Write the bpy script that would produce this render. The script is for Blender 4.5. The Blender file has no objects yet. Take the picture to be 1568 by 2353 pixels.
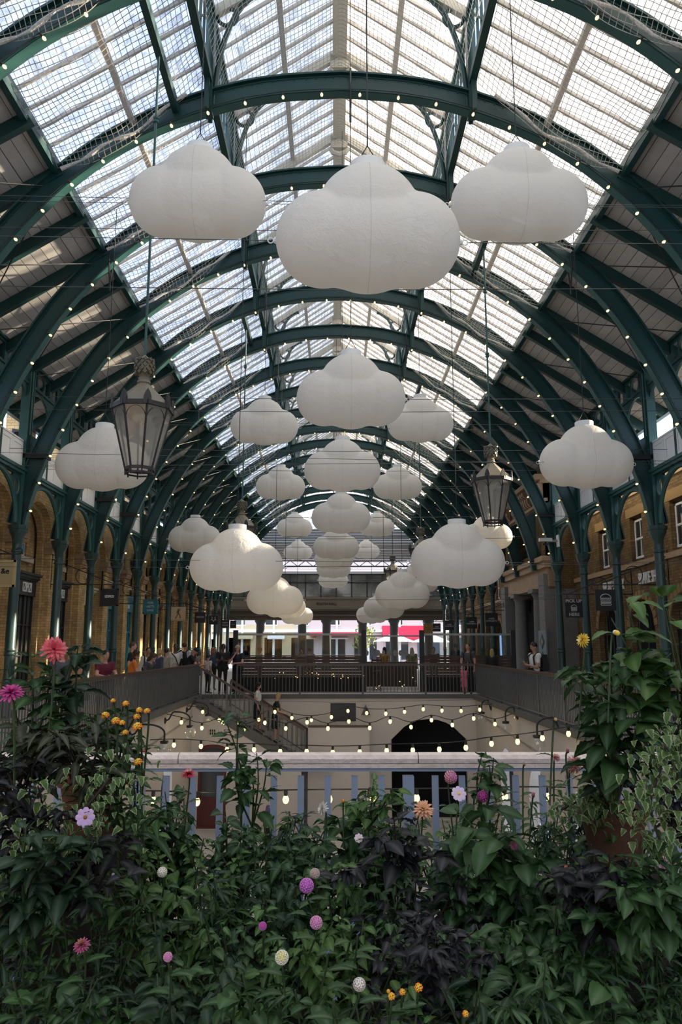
import bpy, bmesh, math, random
import numpy as np
from mathutils import Vector, Matrix, Euler
random.seed(7); rng = np.random.default_rng(7)
scene = bpy.context.scene
COL = scene.collection
PI = math.pi

# ------------------------------------------------------------------ camera
FPX, CX, CY = 1765.0, 784.0, 1176.5
CAM = Vector((-0.1, 0.0, 1.75)); VPX, VPY = 770.0, 1484.0
PITCH = math.atan((VPY - CY) / FPX)
YAW = math.atan((CX - VPX) * math.cos(PITCH) / FPX)
cam_d = bpy.data.cameras.new('camera'); cam = bpy.data.objects.new('camera', cam_d); COL.objects.link(cam)
cam.location = CAM; cam.rotation_euler = (PI / 2 + PITCH, 0, -YAW)
cam_d.sensor_fit = 'VERTICAL'; cam_d.sensor_height = 36; cam_d.sensor_width = 24
cam_d.lens = FPX / 2353.0 * 36; cam_d.clip_start = 0.05; cam_d.clip_end = 500
scene.camera = cam
_F = Vector((math.sin(YAW) * math.cos(PITCH), math.cos(YAW) * math.cos(PITCH), math.sin(PITCH)))
_R = Vector((math.cos(YAW), -math.sin(YAW), 0)); _U = _R.cross(_F)
def ray(x, y): return _F + _R * ((x - CX) / FPX) + _U * ((CY - y) / FPX)
def at(x, y, Y): r = ray(x, y); return CAM + r * ((Y - CAM.y) / r.y)
def atx(x, y, X): r = ray(x, y); return CAM + r * ((X - CAM.x) / r.x)

# ------------------------------------------------------------------ world, sun, exposure
W = bpy.data.worlds.new('sky'); scene.world = W; W.use_nodes = True
nt = W.node_tree; nt.nodes.clear()
def nn(t, typ, **kw):
    n = t.nodes.new(typ)
    for k, v in kw.items():
        if k == 'inp':
            for a, b in v.items(): n.inputs[a].default_value = b
        else: setattr(n, k, v)
    return n
tc = nn(nt, 'ShaderNodeTexCoord'); mp = nn(nt, 'ShaderNodeMapping'); mp.inputs['Scale'].default_value = (1, 1, 2.2)
nz = nn(nt, 'ShaderNodeTexNoise', inp={'Scale': 3.2, 'Detail': 7.0, 'Roughness': 0.6})
rp = nn(nt, 'ShaderNodeValToRGB'); rp.color_ramp.elements[0].position = .40; rp.color_ramp.elements[1].position = .60
rp.color_ramp.elements[0].color = (.30, .52, .92, 1); rp.color_ramp.elements[1].color = (.97, .97, .98, 1)
bg = nn(nt, 'ShaderNodeBackground', inp={'Strength': 5.0}); wo = nn(nt, 'ShaderNodeOutputWorld')
nt.links.new(tc.outputs['Generated'], mp.inputs['Vector']); nt.links.new(mp.outputs[0], nz.inputs['Vector'])
nt.links.new(nz.outputs[0], rp.inputs[0]); nt.links.new(rp.outputs[0], bg.inputs[0]); nt.links.new(bg.outputs[0], wo.inputs[0])
sun_d = bpy.data.lights.new('sun', 'SUN'); sun = bpy.data.objects.new('sun', sun_d); COL.objects.link(sun)
SUN_DIR = Vector((1.0, 0.22, 0.335)).normalized()
sun.rotation_euler = SUN_DIR.to_track_quat('Z', 'Y').to_euler(); sun_d.energy = 24.0; sun_d.angle = 0.02; sun_d.color = (1, .86, .66)
vs = scene.view_settings
vs.view_transform = 'Standard'; vs.look = 'None'; vs.gamma = 1; vs.exposure = -0.55; vs.use_curve_mapping = False
try:
    scene.cycles.use_denoising = True; scene.cycles.use_adaptive_sampling = True; scene.cycles.adaptive_threshold = .045; scene.cycles.max_bounces = 7; scene.cycles.diffuse_bounces = 4; scene.cycles.glossy_bounces = 3
    scene.cycles.transmission_bounces = 6; scene.cycles.transparent_max_bounces = 12; scene.cycles.caustics_reflective = False; scene.cycles.caustics_refractive = False
    scene.cycles.sample_clamp_indirect = 6.0
except Exception: pass

# ------------------------------------------------------------------ materials
MATS = {}
def mat(name, col, rough=.6, metal=0, noise=None, bump=None, spec=.5, emit=None, vary=0.0, trans=0):
    """noise=(scale, amount, second colour); bump=(scale, strength); vary=per object brightness variation"""
    if name in MATS: return MATS[name]
    m = bpy.data.materials.new(name); m.use_nodes = True; t = m.node_tree
    b = t.nodes['Principled BSDF']; b.inputs['Base Color'].default_value = (*col, 1)
    b.inputs['Roughness'].default_value = rough; b.inputs['Metallic'].default_value = metal
    b.inputs['Specular IOR Level'].default_value = spec
    out = None
    if noise:
        sc_, am, c2 = noise
        tcx = nn(t, 'ShaderNodeTexCoord'); nzx = nn(t, 'ShaderNodeTexNoise', inp={'Scale': sc_, 'Detail': 5.0, 'Roughness': .62})
        mx = nn(t, 'ShaderNodeMix', data_type='RGBA'); mx.inputs[6].default_value = (*col, 1); mx.inputs[7].default_value = (*c2, 1)
        mr = nn(t, 'ShaderNodeMapRange', inp={'From Min': .35, 'From Max': .7, 'To Min': 0.0, 'To Max': am})
        t.links.new(tcx.outputs['Object'], nzx.inputs['Vector']); t.links.new(nzx.outputs[0], mr.inputs[0]); t.links.new(mr.outputs[0], mx.inputs[0])
        out = mx.outputs[2]
    if vary:
        oi = nn(t, 'ShaderNodeObjectInfo'); hv = nn(t, 'ShaderNodeHueSaturation'); hv.inputs['Color'].default_value = (*col, 1)
        m1 = nn(t, 'ShaderNodeMapRange', inp={'To Min': 1 - vary, 'To Max': 1 + vary}); t.links.new(oi.outputs['Random'], m1.inputs[0])
        t.links.new(m1.outputs[0], hv.inputs['Value'])
        if out: t.links.new(out, hv.inputs['Color'])
        out = hv.outputs[0]
    if out: t.links.new(out, b.inputs['Base Color'])
    if bump:
        tcb = nn(t, 'ShaderNodeTexCoord'); nb = nn(t, 'ShaderNodeTexNoise', inp={'Scale': bump[0], 'Detail': 4.0})
        bp = nn(t, 'ShaderNodeBump', inp={'Strength': bump[1], 'Distance': .02})
        t.links.new(tcb.outputs['Object'], nb.inputs['Vector']); t.links.new(nb.outputs[0], bp.inputs['Height']); t.links.new(bp.outputs[0], b.inputs['Normal'])
    if emit:
        b.inputs['Emission Color'].default_value = (*emit[0], 1); b.inputs['Emission Strength'].default_value = emit[1]
    if trans: b.inputs['Transmission Weight'].default_value = trans
    MATS[name] = m; return m

def brick_mat(name, c1, c2, mortar, axis='x'):
    m = bpy.data.materials.new(name); m.use_nodes = True; t = m.node_tree; b = t.nodes['Principled BSDF']
    b.inputs['Roughness'].default_value = .92; b.inputs['Specular IOR Level'].default_value = .15
    tcx = nn(t, 'ShaderNodeTexCoord'); sp = nn(t, 'ShaderNodeSeparateXYZ'); cb = nn(t, 'ShaderNodeCombineXYZ')
    ad = nn(t, 'ShaderNodeMath', operation='ADD')
    t.links.new(tcx.outputs['Object'], sp.inputs[0]); t.links.new(sp.outputs[0], ad.inputs[0]); t.links.new(sp.outputs[1], ad.inputs[1])
    t.links.new(ad.outputs[0], cb.inputs[0]); t.links.new(sp.outputs[2], cb.inputs[1])
    br = nn(t, 'ShaderNodeTexBrick', inp={'Color1': (*c1, 1), 'Color2': (*c2, 1), 'Mortar': (*mortar, 1), 'Scale': 1.0, 'Mortar Size': .009, 'Mortar Smooth': .2, 'Bias': -.1, 'Brick Width': .225, 'Row Height': .0875})
    t.links.new(cb.outputs[0], br.inputs['Vector'])
    nzx = nn(t, 'ShaderNodeTexNoise', inp={'Scale': 1.3, 'Detail': 6.0, 'Roughness': .65}); t.links.new(tcx.outputs['Object'], nzx.inputs['Vector'])
    mr = nn(t, 'ShaderNodeMapRange', inp={'From Min': .3, 'From Max': .7, 'To Min': .55, 'To Max': 1.2}); t.links.new(nzx.outputs[0], mr.inputs[0])
    mu = nn(t, 'ShaderNodeMix', data_type='RGBA', blend_type='MULTIPLY'); mu.inputs[0].default_value = 1
    t.links.new(br.outputs['Color'], mu.inputs[6]); t.links.new(mr.outputs[0], mu.inputs[7]); t.links.new(mu.outputs[2], b.inputs['Base Color'])
    bp = nn(t, 'ShaderNodeBump', inp={'Strength': .55, 'Distance': .012}); bp.invert = True
    t.links.new(br.outputs['Fac'], bp.inputs['Height']); t.links.new(bp.outputs[0], b.inputs['Normal'])
    MATS[name] = m; return m

def sheet_mat(name, col, tcol, scale=2.2, through=.03):
    """crinkled translucent plastic sheeting over glass"""
    m = bpy.data.materials.new(name); m.use_nodes = True; t = m.node_tree; t.nodes.clear()
    o = nn(t, 'ShaderNodeOutputMaterial'); tcx = nn(t, 'ShaderNodeTexCoord')
    nd = nn(t, 'ShaderNodeTexNoise', inp={'Scale': scale, 'Detail': 3.0, 'Distortion': 1.6}); t.links.new(tcx.outputs['Object'], nd.inputs['Vector'])
    vo = nn(t, 'ShaderNodeTexNoise', inp={'Scale': scale * 3, 'Detail': 4.0, 'Roughness': .7, 'Distortion': 2.5}); t.links.new(tcx.outputs['Object'], vo.inputs['Vector'])
    ad = nn(t, 'ShaderNodeMath', operation='ADD'); t.links.new(nd.outputs[0], ad.inputs[0]); t.links.new(vo.outputs[0], ad.inputs[1])
    bp = nn(t, 'ShaderNodeBump', inp={'Strength': .8, 'Distance': .06}); t.links.new(ad.outputs[0], bp.inputs['Height'])
    mr = nn(t, 'ShaderNodeMapRange', inp={'From Min': .75, 'From Max': 1.25, 'To Min': .45, 'To Max': 1.15}); t.links.new(ad.outputs[0], mr.inputs[0])
    mu = nn(t, 'ShaderNodeMix', data_type='RGBA', blend_type='MULTIPLY'); mu.inputs[0].default_value = 1; mu.inputs[6].default_value = (*tcol, 1); t.links.new(mr.outputs[0], mu.inputs[7])
    tr = nn(t, 'ShaderNodeBsdfTranslucent'); t.links.new(mu.outputs[2], tr.inputs['Color']); t.links.new(bp.outputs[0], tr.inputs['Normal'])
    df = nn(t, 'ShaderNodeBsdfDiffuse'); df.inputs[0].default_value = (*col, 1); t.links.new(bp.outputs[0], df.inputs['Normal'])
    m1 = nn(t, 'ShaderNodeMixShader', inp={0: .15}); t.links.new(tr.outputs[0], m1.inputs[1]); t.links.new(df.outputs[0], m1.inputs[2])
    tp = nn(t, 'ShaderNodeBsdfTransparent'); m2 = nn(t, 'ShaderNodeMixShader', inp={0: through}); t.links.new(m1.outputs[0], m2.inputs[1]); t.links.new(tp.outputs[0], m2.inputs[2])
    t.links.new(m2.outputs[0], o.inputs[0]); MATS[name] = m; return m

def glass_mat(name, tint, gloss=.12, rough=.03, milky=0.0):
    m = bpy.data.materials.new(name); m.use_nodes = True; t = m.node_tree; t.nodes.clear()
    o = nn(t, 'ShaderNodeOutputMaterial'); tp = nn(t, 'ShaderNodeBsdfTransparent'); tp.inputs[0].default_value = (*tint, 1)
    gl = nn(t, 'ShaderNodeBsdfGlossy', inp={'Roughness': rough}); mx = nn(t, 'ShaderNodeMixShader', inp={0: gloss})
    t.links.new(tp.outputs[0], mx.inputs[1]); t.links.new(gl.outputs[0], mx.inputs[2]); last = mx
    if milky:
        tl = nn(t, 'ShaderNodeBsdfTranslucent'); tl.inputs[0].default_value = (.85, .83, .76, 1)
        df = nn(t, 'ShaderNodeBsdfDiffuse'); df.inputs[0].default_value = (.85, .83, .76, 1); ms = nn(t, 'ShaderNodeMixShader', inp={0: .5})
        t.links.new(tl.outputs[0], ms.inputs[1]); t.links.new(df.outputs[0], ms.inputs[2])
        m2 = nn(t, 'ShaderNodeMixShader', inp={0: milky}); t.links.new(mx.outputs[0], m2.inputs[1]); t.links.new(ms.outputs[0], m2.inputs[2]); last = m2
    t.links.new(last.outputs[0], o.inputs[0]); MATS[name] = m; return m

GREEN = mat('green_paint', (.010, .050, .046), .45, noise=(3, .5, (.007, .036, .034)))
GREENL = mat('green_paint_light', (.028, .095, .084), .45, noise=(4, .4, (.018, .065, .058)))
COLG = mat('column_paint', (.022, .056, .048), .38, noise=(4, .4, (.015, .04, .035)))
BOARD = mat('roof_board', (.47, .445, .41), .75, noise=(2.5, .6, (.36, .335, .30)), vary=.16)
WHITEP = mat('white_paint', (.80, .80, .77), .5, noise=(5, .3, (.66, .66, .63)))
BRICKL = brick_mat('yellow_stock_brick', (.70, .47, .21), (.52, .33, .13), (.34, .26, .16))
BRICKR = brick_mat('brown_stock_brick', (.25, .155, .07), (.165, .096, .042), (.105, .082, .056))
STONE = mat('pale_stone', (.55, .47, .36), .85, noise=(4, .6, (.40, .34, .26)), bump=(30, .2))
STONER = mat('warm_sandstone', (.46, .31, .19), .85, noise=(4, .6, (.33, .22, .13)), bump=(30, .2))
GRANITE = mat('grey_granite', (.20, .195, .18), .7, noise=(9, .7, (.14, .135, .125)), bump=(60, .15))
RENDERW = mat('cream_render', (.58, .52, .455), .9, noise=(1.2, .5, (.47, .42, .365)), bump=(20, .08))
PAVE = mat('stone_paving', (.52, .48, .43), .7, noise=(1.5, .7, (.40, .37, .33)))
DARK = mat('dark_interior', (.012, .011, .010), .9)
IRONB = mat('black_iron', (.012, .011, .011), .5)
RAILG = mat('grey_railing_paint', (.085, .09, .09), .45, noise=(6, .4, (.06, .064, .064)))
RAILW = mat('brown_handrail_wood', (.10, .05, .032), .35, noise=(12, .6, (.06, .03, .02)))
COPING = mat('grey_coping_stone', (.11, .105, .098), .8, noise=(3, .6, (.07, .068, .062)))
CHAR = mat('charcoal_paint', (.022, .023, .025), .45)
TEAL = mat('teal_paint', (.02, .22, .30), .4)
NETM = mat('net_cord', (.46, .43, .37), .8)
BARM = mat('glazing_bar', (.55, .51, .46), .7)
TIMBER = mat('lantern_timber', (.62, .58, .50), .8, noise=(3, .5, (.5, .47, .4)))
CABLE = mat('cable_black', (.01, .01, .01), .6)
WIRE = mat('steel_wire', (.10, .10, .10), .4, metal=.6)
BULB = mat('warm_bulb', (.9, .8, .5), .4, emit=((1, .74, .36), 2.4))
BULBY = mat('yellow_bulb', (.9, .85, .4), .4, emit=((1, .80, .25), 4.0))
for _m in (BULB, BULBY):
    try: _m.cycles.emission_sampling = 'NONE'
    except Exception: pass
GLASS = glass_mat('clear_glass', (.93, .95, .94), .10)
WINGL = mat('dark_window_glass', (.03, .035, .04), .08, spec=.8)
SHEETL = sheet_mat('plastic_sheet_grey', (.55, .55, .55), (.66, .67, .69))
SHEETC = sheet_mat('plastic_sheet_cream', (.60, .57, .50), (.66, .63, .58), 1.6)
SHEETR = sheet_mat('plastic_sheet_white', (.68, .66, .60), (.53, .515, .49))

# ------------------------------------------------------------------ mesh helpers
class MB:
    def __init__(s): s.v = []; s.f = []; s.m = []; s.mi = 0
    def add(s, vs, fs, mi=None):
        o = len(s.v); s.v.extend([tuple(p) for p in vs])
        for f in fs: s.f.append(tuple(i + o for i in f)); s.m.append(s.mi if mi is None else mi)
        return s
    def box(s, c, d, R=None, mi=None):
        hx, hy, hz = d[0] / 2, d[1] / 2, d[2] / 2
        P = [Vector((x, y, z)) for x in (-hx, hx) for y in (-hy, hy) for z in (-hz, hz)]
        if R is not None:
            if not isinstance(R, Matrix): R = Matrix.Rotation(R, 3, 'Z')
            P = [R @ p for p in P]
        c = Vector(c)
        return s.add([p + c for p in P], [(0, 1, 3, 2), (4, 6, 7, 5), (0, 4, 5, 1), (2, 3, 7, 6), (0, 2, 6, 4), (1, 5, 7, 3)], mi)
    def bb(s, x0, x1, y0, y1, z0, z1, mi=None):
        return s.box(((x0 + x1) / 2, (y0 + y1) / 2, (z0 + z1) / 2), (abs(x1 - x0), abs(y1 - y0), abs(z1 - z0)), None, mi)
    def bar(s, a, b, w, h, up=(0, 0, 1), mi=None):
        a = Vector(a); b = Vector(b); d = b - a; L = d.length
        if L < 1e-6: return s
        d.normalize(); sd = d.cross(Vector(up))
        if sd.length < 1e-5: sd = d.cross(Vector((1, 0, 0)))
        sd.normalize(); u = sd.cross(d)
        return s.box((a + b) / 2, (L, w, h), Matrix((d, sd, u)).transposed(), mi)
    def tube(s, pts, r, n=6, mi=None, caps=True, close=False):
        pts = [Vector(p) for p in pts]; N = len(pts)
        rs = r if isinstance(r, (list, tuple)) else [r] * N
        vs = []; prev = None
        for i, p in enumerate(pts):
            if close: t = pts[(i + 1) % N] - pts[i - 1]
            else: t = pts[min(i + 1, N - 1)] - pts[max(i - 1, 0)]
            if t.length < 1e-9: t = Vector((0, 0, 1))
            t.normalize()
            if prev is None:
                a = Vector((0, 0, 1)) if abs(t.z) < .9 else Vector((1, 0, 0)); nrm = t.cross(a).normalized()
            else:
                nrm = prev - t * prev.dot(t)
                nrm = nrm.normalized() if nrm.length > 1e-6 else t.orthogonal().normalized()
            prev = nrm; bn = t.cross(nrm)
            for k in range(n):
                a = 2 * PI * k / n; vs.append(p + (nrm * math.cos(a) + bn * math.sin(a)) * rs[i])
        fs = []
        for i in range(N if close else N - 1):
            j = (i + 1) % N
            for k in range(n):
                k2 = (k + 1) % n; fs.append((i * n + k, i * n + k2, j * n + k2, j * n + k))
        if caps and not close: fs.append(tuple(range(n - 1, -1, -1))); fs.append(tuple((N - 1) * n + k for k in range(n)))
        return s.add(vs, fs, mi)
    def lathe(s, prof, n=16, c=(0, 0, 0), mi=None, a0=0.0, caps=True):
        vs = []; fs = []; c = Vector(c)
        for r, z in prof:
            for k in range(n):
                a = a0 + 2 * PI * k / n; vs.append(c + Vector((r * math.cos(a), r * math.sin(a), z)))
        for i in range(len(prof) - 1):
            for k in range(n):
                k2 = (k + 1) % n; fs.append((i * n + k, i * n + k2, (i + 1) * n + k2, (i + 1) * n + k))
        if caps:
            if prof[0][0] > 1e-4: fs.append(tuple(range(n - 1, -1, -1)))
            if prof[-1][0] > 1e-4: fs.append(tuple((len(prof) - 1) * n + k for k in range(n)))
        return s.add(vs, fs, mi)
    def prism(s, poly, axis, lo, hi, mi=None):
        def P(a, b, t): return {'x': (t, a, b), 'y': (a, t, b), 'z': (a, b, t)}[axis]
        n = len(poly); vs = [P(a, b, lo) for a, b in poly] + [P(a, b, hi) for a, b in poly]
        fs = [tuple(range(n)), tuple(range(2 * n - 1, n - 1, -1))] + [(i, i + n, (i + 1) % n + n, (i + 1) % n) for i in range(n)]
        return s.add(vs, fs, mi)
    def sphere(s, c, r, nu=12, nv=8, mi=None, sc=(1, 1, 1)):
        c = Vector(c); vs = [c + Vector((0, 0, -r * sc[2]))]; fs = []
        for i in range(1, nv):
            a = -PI / 2 + PI * i / nv
            for k in range(nu):
                b = 2 * PI * k / nu
                vs.append(c + Vector((r * math.cos(a) * math.cos(b) * sc[0], r * math.cos(a) * math.sin(b) * sc[1], r * math.sin(a) * sc[2])))
        vs.append(c + Vector((0, 0, r * sc[2]))); top = len(vs) - 1
        for k in range(nu):
            k2 = (k + 1) % nu; fs.append((0, 1 + k2, 1 + k)); fs.append((top, top - nu + k, top - nu + k2))
            for i in range(nv - 2): fs.append((1 + i * nu + k, 1 + i * nu + k2, 1 + (i + 1) * nu + k2, 1 + (i + 1) * nu + k))
        return s.add(vs, fs, mi)
    def sweep(s, pts, rects, axis_dir=(0, 1, 0), mi=None):
        """pts: list of (point, normal); rects: (w0,w1,n0,n1) in axis_dir and normal"""
        ad = Vector(axis_dir)
        for (w0, w1, n0, n1) in rects:
            vs = []
            for p, n in pts:
                p = Vector(p); n = Vector(n)
                vs += [p + ad * w0 + n * n0, p + ad * w1 + n * n0, p + ad * w1 + n * n1, p + ad * w0 + n * n1]
            fs = []
            for i in range(len(pts) - 1):
                for k in range(4): fs.append((i * 4 + k, i * 4 + (k + 1) % 4, i * 4 + 4 + (k + 1) % 4, i * 4 + 4 + k))
            fs += [(3, 2, 1, 0), tuple(len(vs) - 4 + k for k in range(4))]
            s.add(vs, fs, mi)
        return s
    def mesh(s, name, mats, smooth=False):
        me = bpy.data.meshes.new(name); me.from_pydata(s.v, [], s.f); 
        if not isinstance(mats, (list, tuple)): mats = [mats]
        for m in mats: me.materials.append(m)
        if len(mats) > 1: me.polygons.foreach_set('material_index', s.m)
        bm = bmesh.new(); bm.from_mesh(me); bmesh.ops.recalc_face_normals(bm, faces=bm.faces); bm.to_mesh(me); bm.free()
        if smooth:
            me.polygons.foreach_set('use_smooth', [True] * len(me.polygons))
            try: me.set_sharp_from_angle(angle=math.radians(smooth if smooth is not True else 50))
            except Exception: pass
        me.update(); return me
    def build(s, name, mats, parent=None, smooth=False, loc=(0, 0, 0), **props):
        return link(name, s.mesh(name, mats, smooth), parent, loc, **props)

def link(name, data, parent=None, loc=(0, 0, 0), rot=None, scale=None, **props):
    o = bpy.data.objects.new(name, data); COL.objects.link(o); o.location = loc
    if rot is not None: o.rotation_euler = rot
    if scale is not None: o.scale = (scale,) * 3 if isinstance(scale, (int, float)) else scale
    if parent: o.parent = parent
    for k, v in props.items(): o[k] = v
    return o
def empty(name, loc=(0, 0, 0), rz=0, **props):
    o = link(name, None, None, loc, (0, 0, rz), **props); o.empty_display_size = .2; return o
def thing(name, label, category, loc=(0, 0, 0), rz=0, group=None):
    o = empty(name, loc, rz, label=label, category=category)
    if group: o['group'] = group
    return o
def tag(o, label, category, group=None):
    o['label'] = label; o['category'] = category
    if group: o['group'] = group
    return o
def struct(name, loc=(0, 0, 0), rz=0): return empty(name, loc, rz, kind='structure')
def plate(outer, holes, thick, plane, off):
    """flat plate with holes: plane 'x' -> poly coords are (y,z) placed at x=off..off+thick; 'y' -> (x,z)"""
    cu = bpy.data.curves.new('tmp', 'CURVE'); cu.dimensions = '2D'; cu.fill_mode = 'BOTH'; cu.extrude = thick / 2
    for poly in [outer] + list(holes):
        sp = cu.splines.new('POLY'); sp.points.add(len(poly) - 1); sp.use_cyclic_u = True
        for p, (a, b) in zip(sp.points, poly): p.co = (a, b, 0, 1)
    o = bpy.data.objects.new('tmp', cu); COL.objects.link(o)
    dg = bpy.context.evaluated_depsgraph_get(); dg.update()
    me = o.evaluated_get(dg).to_mesh(); vs = [v.co.copy() for v in me.vertices]; fs = [tuple(p.vertices) for p in me.polygons]
    bpy.data.objects.remove(o); bpy.data.curves.remove(cu)
    out = []
    for v in vs:
        t = off + thick / 2 + v.z
        out.append((t, v.x, v.y) if plane == 'x' else (v.x, t, v.y))
    return out, fs
def arch_poly(c, w, z0, zs, rise=None, n=12):
    """opening outline: centre c, width w, bottom z0, spring zs, rise"""
    r = w / 2; rise = r if rise is None else rise
    return [(c - r, z0), (c + r, z0)] + [(c + r * math.cos(PI * i / n), zs + rise * math.sin(PI * i / n)) for i in range(n + 1)]
def rect_poly(a0, a1, b0, b1): return [(a0, b0), (a1, b0), (a1, b1), (a0, b1)]
def text_mesh(s, size, depth=.008, bold=0.0, align='CENTER', squeeze=1.0):
    cu = bpy.data.curves.new('tmp', 'FONT'); cu.body = s; cu.size = size; cu.extrude = depth; cu.align_x = align; cu.align_y = 'CENTER'; cu.offset = bold; cu.resolution_u = 3
    o = bpy.data.objects.new('tmp', cu); COL.objects.link(o)
    dg = bpy.context.evaluated_depsgraph_get(); dg.update()
    me = bpy.data.meshes.new_from_object(o.evaluated_get(dg)); bpy.data.objects.remove(o); bpy.data.curves.remove(cu)
    if squeeze != 1.0:
        for v in me.vertices: v.co.x *= squeeze
    return me
def smoothcurve(ctrl, n=8):
    out = []
    P = [Vector(p) for p in ctrl]
    for i in range(len(P) - 1):
        p0 = P[max(i - 1, 0)]; p1 = P[i]; p2 = P[i + 1]; p3 = P[min(i + 2, len(P) - 1)]
        for k in range(n):
            t = k / n
            out.append(.5 * ((2 * p1) + (p2 - p0) * t + (2 * p0 - 5 * p1 + 4 * p2 - p3) * t * t + (3 * p1 - p0 - 3 * p2 + p3) * t ** 3))
    out.append(P[-1]); return out
def RY(k): return 13.55 + 3.03 * (k - 1)
KMIN, KMAX = -1, 16
ORD = ['first', 'second', 'third', 'fourth', 'fifth', 'sixth', 'seventh', 'eighth', 'ninth', 'tenth', 'eleventh', 'twelfth', 'thirteenth', 'fourteenth', 'fifteenth', 'sixteenth', 'seventeenth', 'eighteenth', 'nineteenth', 'twentieth']
# ================================================================== FLOORS AND LOWER COURT
CW, CY0, CY1, ZL = 4.9, 5.0, 28.0, -4.2
b = MB()
b.bb(-14, -CW - .1, -16, 62, -.35, 0); b.bb(CW + .1, 14, -16, 62, -.35, 0); b.bb(-CW - .1, CW + .1, -16, CY0 - .12, -.35, 0); b.bb(-CW - .1, CW + .1, CY1 + .1, 62, -.35, 0)
floor = b.build('floor', PAVE, kind='structure')
# paving slabs of the far terrace and the side walks (as far as single slabs can be told apart)
slab = MB().box((0, 0, 0), (.885, .585, .016)).mesh('slab', mat('paving_slab', (.42, .39, .34), .65, noise=(3, .5, (.32, .30, .26)), vary=.18))
for yy in np.arange(9.3, 29.3, .6):
    for j, xx in enumerate(np.arange(5.65, 7.9, .9)):
        for sx in (-1, 1): link('slab', slab, floor, (sx * (xx + (.0 if int(yy * 10) % 12 < 6 else .1)), yy, .008))
MB().bb(-CW - .3, CW + .3, CY0 - .3, CY1 + .3, ZL - .3, ZL).build('floor_lower', PAVE, kind='structure')
def court_wall(name, plane, off, th, a0, a1, holes, mats=RENDERW):
    m = MB(); v, f = plate(rect_poly(a0, a1, ZL, -.02), holes, th, plane, off); m.add(v, f); return m.build(name, mats, kind='structure')
wlc = court_wall('wall_court_left', 'x', -CW - .25, .25, CY0, CY1, [arch_poly(y, 1.5, ZL + .05, -2.3) for y in (9, 12.5, 16, 19.5, 23)])
wrc = court_wall('wall_court_right', 'x', CW, .25, CY0, CY1, [arch_poly(y, 1.7, ZL + .05, -2.05) for y in (9.6, 13, 16.4, 19.8, 23.2)])
def seg_arch(x0, x1, z0, zs, zt, n=8):
    pts = [(x0, z0), (x1, z0), (x1, zs)]
    for i in range(n + 1):
        t = PI * (.18 + .64 * i / n); pts.append(((x0 + x1) / 2 + (x1 - x0) / 2 * .82 * math.cos(t) / math.cos(PI * .18), zs + .22 + (zt - zs - .22) * (math.sin(t) - math.sin(PI * .18)) / (1 - math.sin(PI * .18))))
    return pts + [(x0, zs)]
wfc = court_wall('wall_court_far', 'y', CY1, .25, -CW, CW, [seg_arch(1.89, 4.55, ZL + .05, -1.5, -.8)])
m = MB()
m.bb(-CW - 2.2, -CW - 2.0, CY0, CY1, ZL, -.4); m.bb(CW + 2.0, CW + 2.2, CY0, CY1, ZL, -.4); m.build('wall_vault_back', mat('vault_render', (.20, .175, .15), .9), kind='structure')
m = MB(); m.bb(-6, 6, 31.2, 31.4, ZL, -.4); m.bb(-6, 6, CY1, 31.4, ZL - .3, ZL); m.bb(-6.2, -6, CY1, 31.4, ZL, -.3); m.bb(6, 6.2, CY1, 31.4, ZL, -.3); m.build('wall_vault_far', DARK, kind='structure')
MB().bb(-CW, CW, CY0 - .35, CY0 - .1, ZL, -.02).build('wall_court_near', RENDERW, kind='structure')
# string course and coping
m = MB()
for sx in (-1, 1):
    m.bb(sx * (CW - .08), sx * (CW + .35), CY0, CY1 + .3, -.12, .04)
m.bb(-CW + .08, CW - .08, CY1 - .06, CY1 + .3, -.09, .04)
m.build('trim_1', COPING, kind='structure')
m = MB()
for sx in (-1, 1): m.bar((sx * (CW - .012), 10, -1.15), (sx * (CW - .012), CY1, -.55), .02, .05)
m.build('trim_2', mat('render_moulding', (.30, .265, .225), .9), kind='structure')

# ================================================================== ROOF RIBS
IN = smoothcurve([(0, 0, 12.5), (1.5, 0, 12.36), (2.9, 0, 11.95), (4.2, 0, 11.3), (5.3, 0, 10.4), (6.2, 0, 9.35), (6.9, 0, 8.2), (7.38, 0, 7.2), (7.72, 0, 6.3), (7.95, 0, 5.5), (8.08, 0, 4.8)], 4)
half = []
for i, p in enumerate(IN):
    t = (IN[min(i + 1, len(IN) - 1)] - IN[max(i - 1, 0)]).normalized(); half.append((p, Vector((-t.z, 0, t.x)) if t.x < 0 else Vector((-t.z, 0, t.x))))
half[0] = (half[0][0], Vector((0, 0, 1)))
RIBC = [(Vector((-p.x, 0, p.z)), Vector((-n.x, 0, n.z))) for p, n in reversed(half[1:])] + half
m = MB(); m.sweep(RIBC, [(-.12, .12, 0, .045), (-.045, .045, .045, .40), (-.12, .12, .40, .44)], mi=0)
m.sweep(RIBC, [(-.06, .06, .06, .075), (-.06, .06, .35, .365)], mi=0)
m.sweep(RIBC, [(-.10, .10, -.012, 0)], mi=1)          # light soffit plate
for sx in (-1, 1):                                      # gusset between rib foot and post
    m.prism([(sx * 8.1, 4.82), (sx * 8.3, 4.82), (sx * 8.3, 7.3), (sx * 7.75, 7.0), (sx * 7.9, 6.2), (sx * 8.05, 5.5)], 'y', -.04, .04, 0)
rv = [(i, RIBC[i]) for i in range(0, len(RIBC))]
for i in range(len(RIBC) - 1):                          # rivet rows
    for q in (0.0, .5):
        p = RIBC[i][0].lerp(RIBC[i + 1][0], q); n = RIBC[i][1].lerp(RIBC[i + 1][1], q).normalized()
        for h in (.10, .33): m.box(p + n * h + Vector((0, -.05, 0)), (.022, .02, .022))
rib_me = m.mesh('roof_rib', [GREEN, GREENL], 40)
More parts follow.
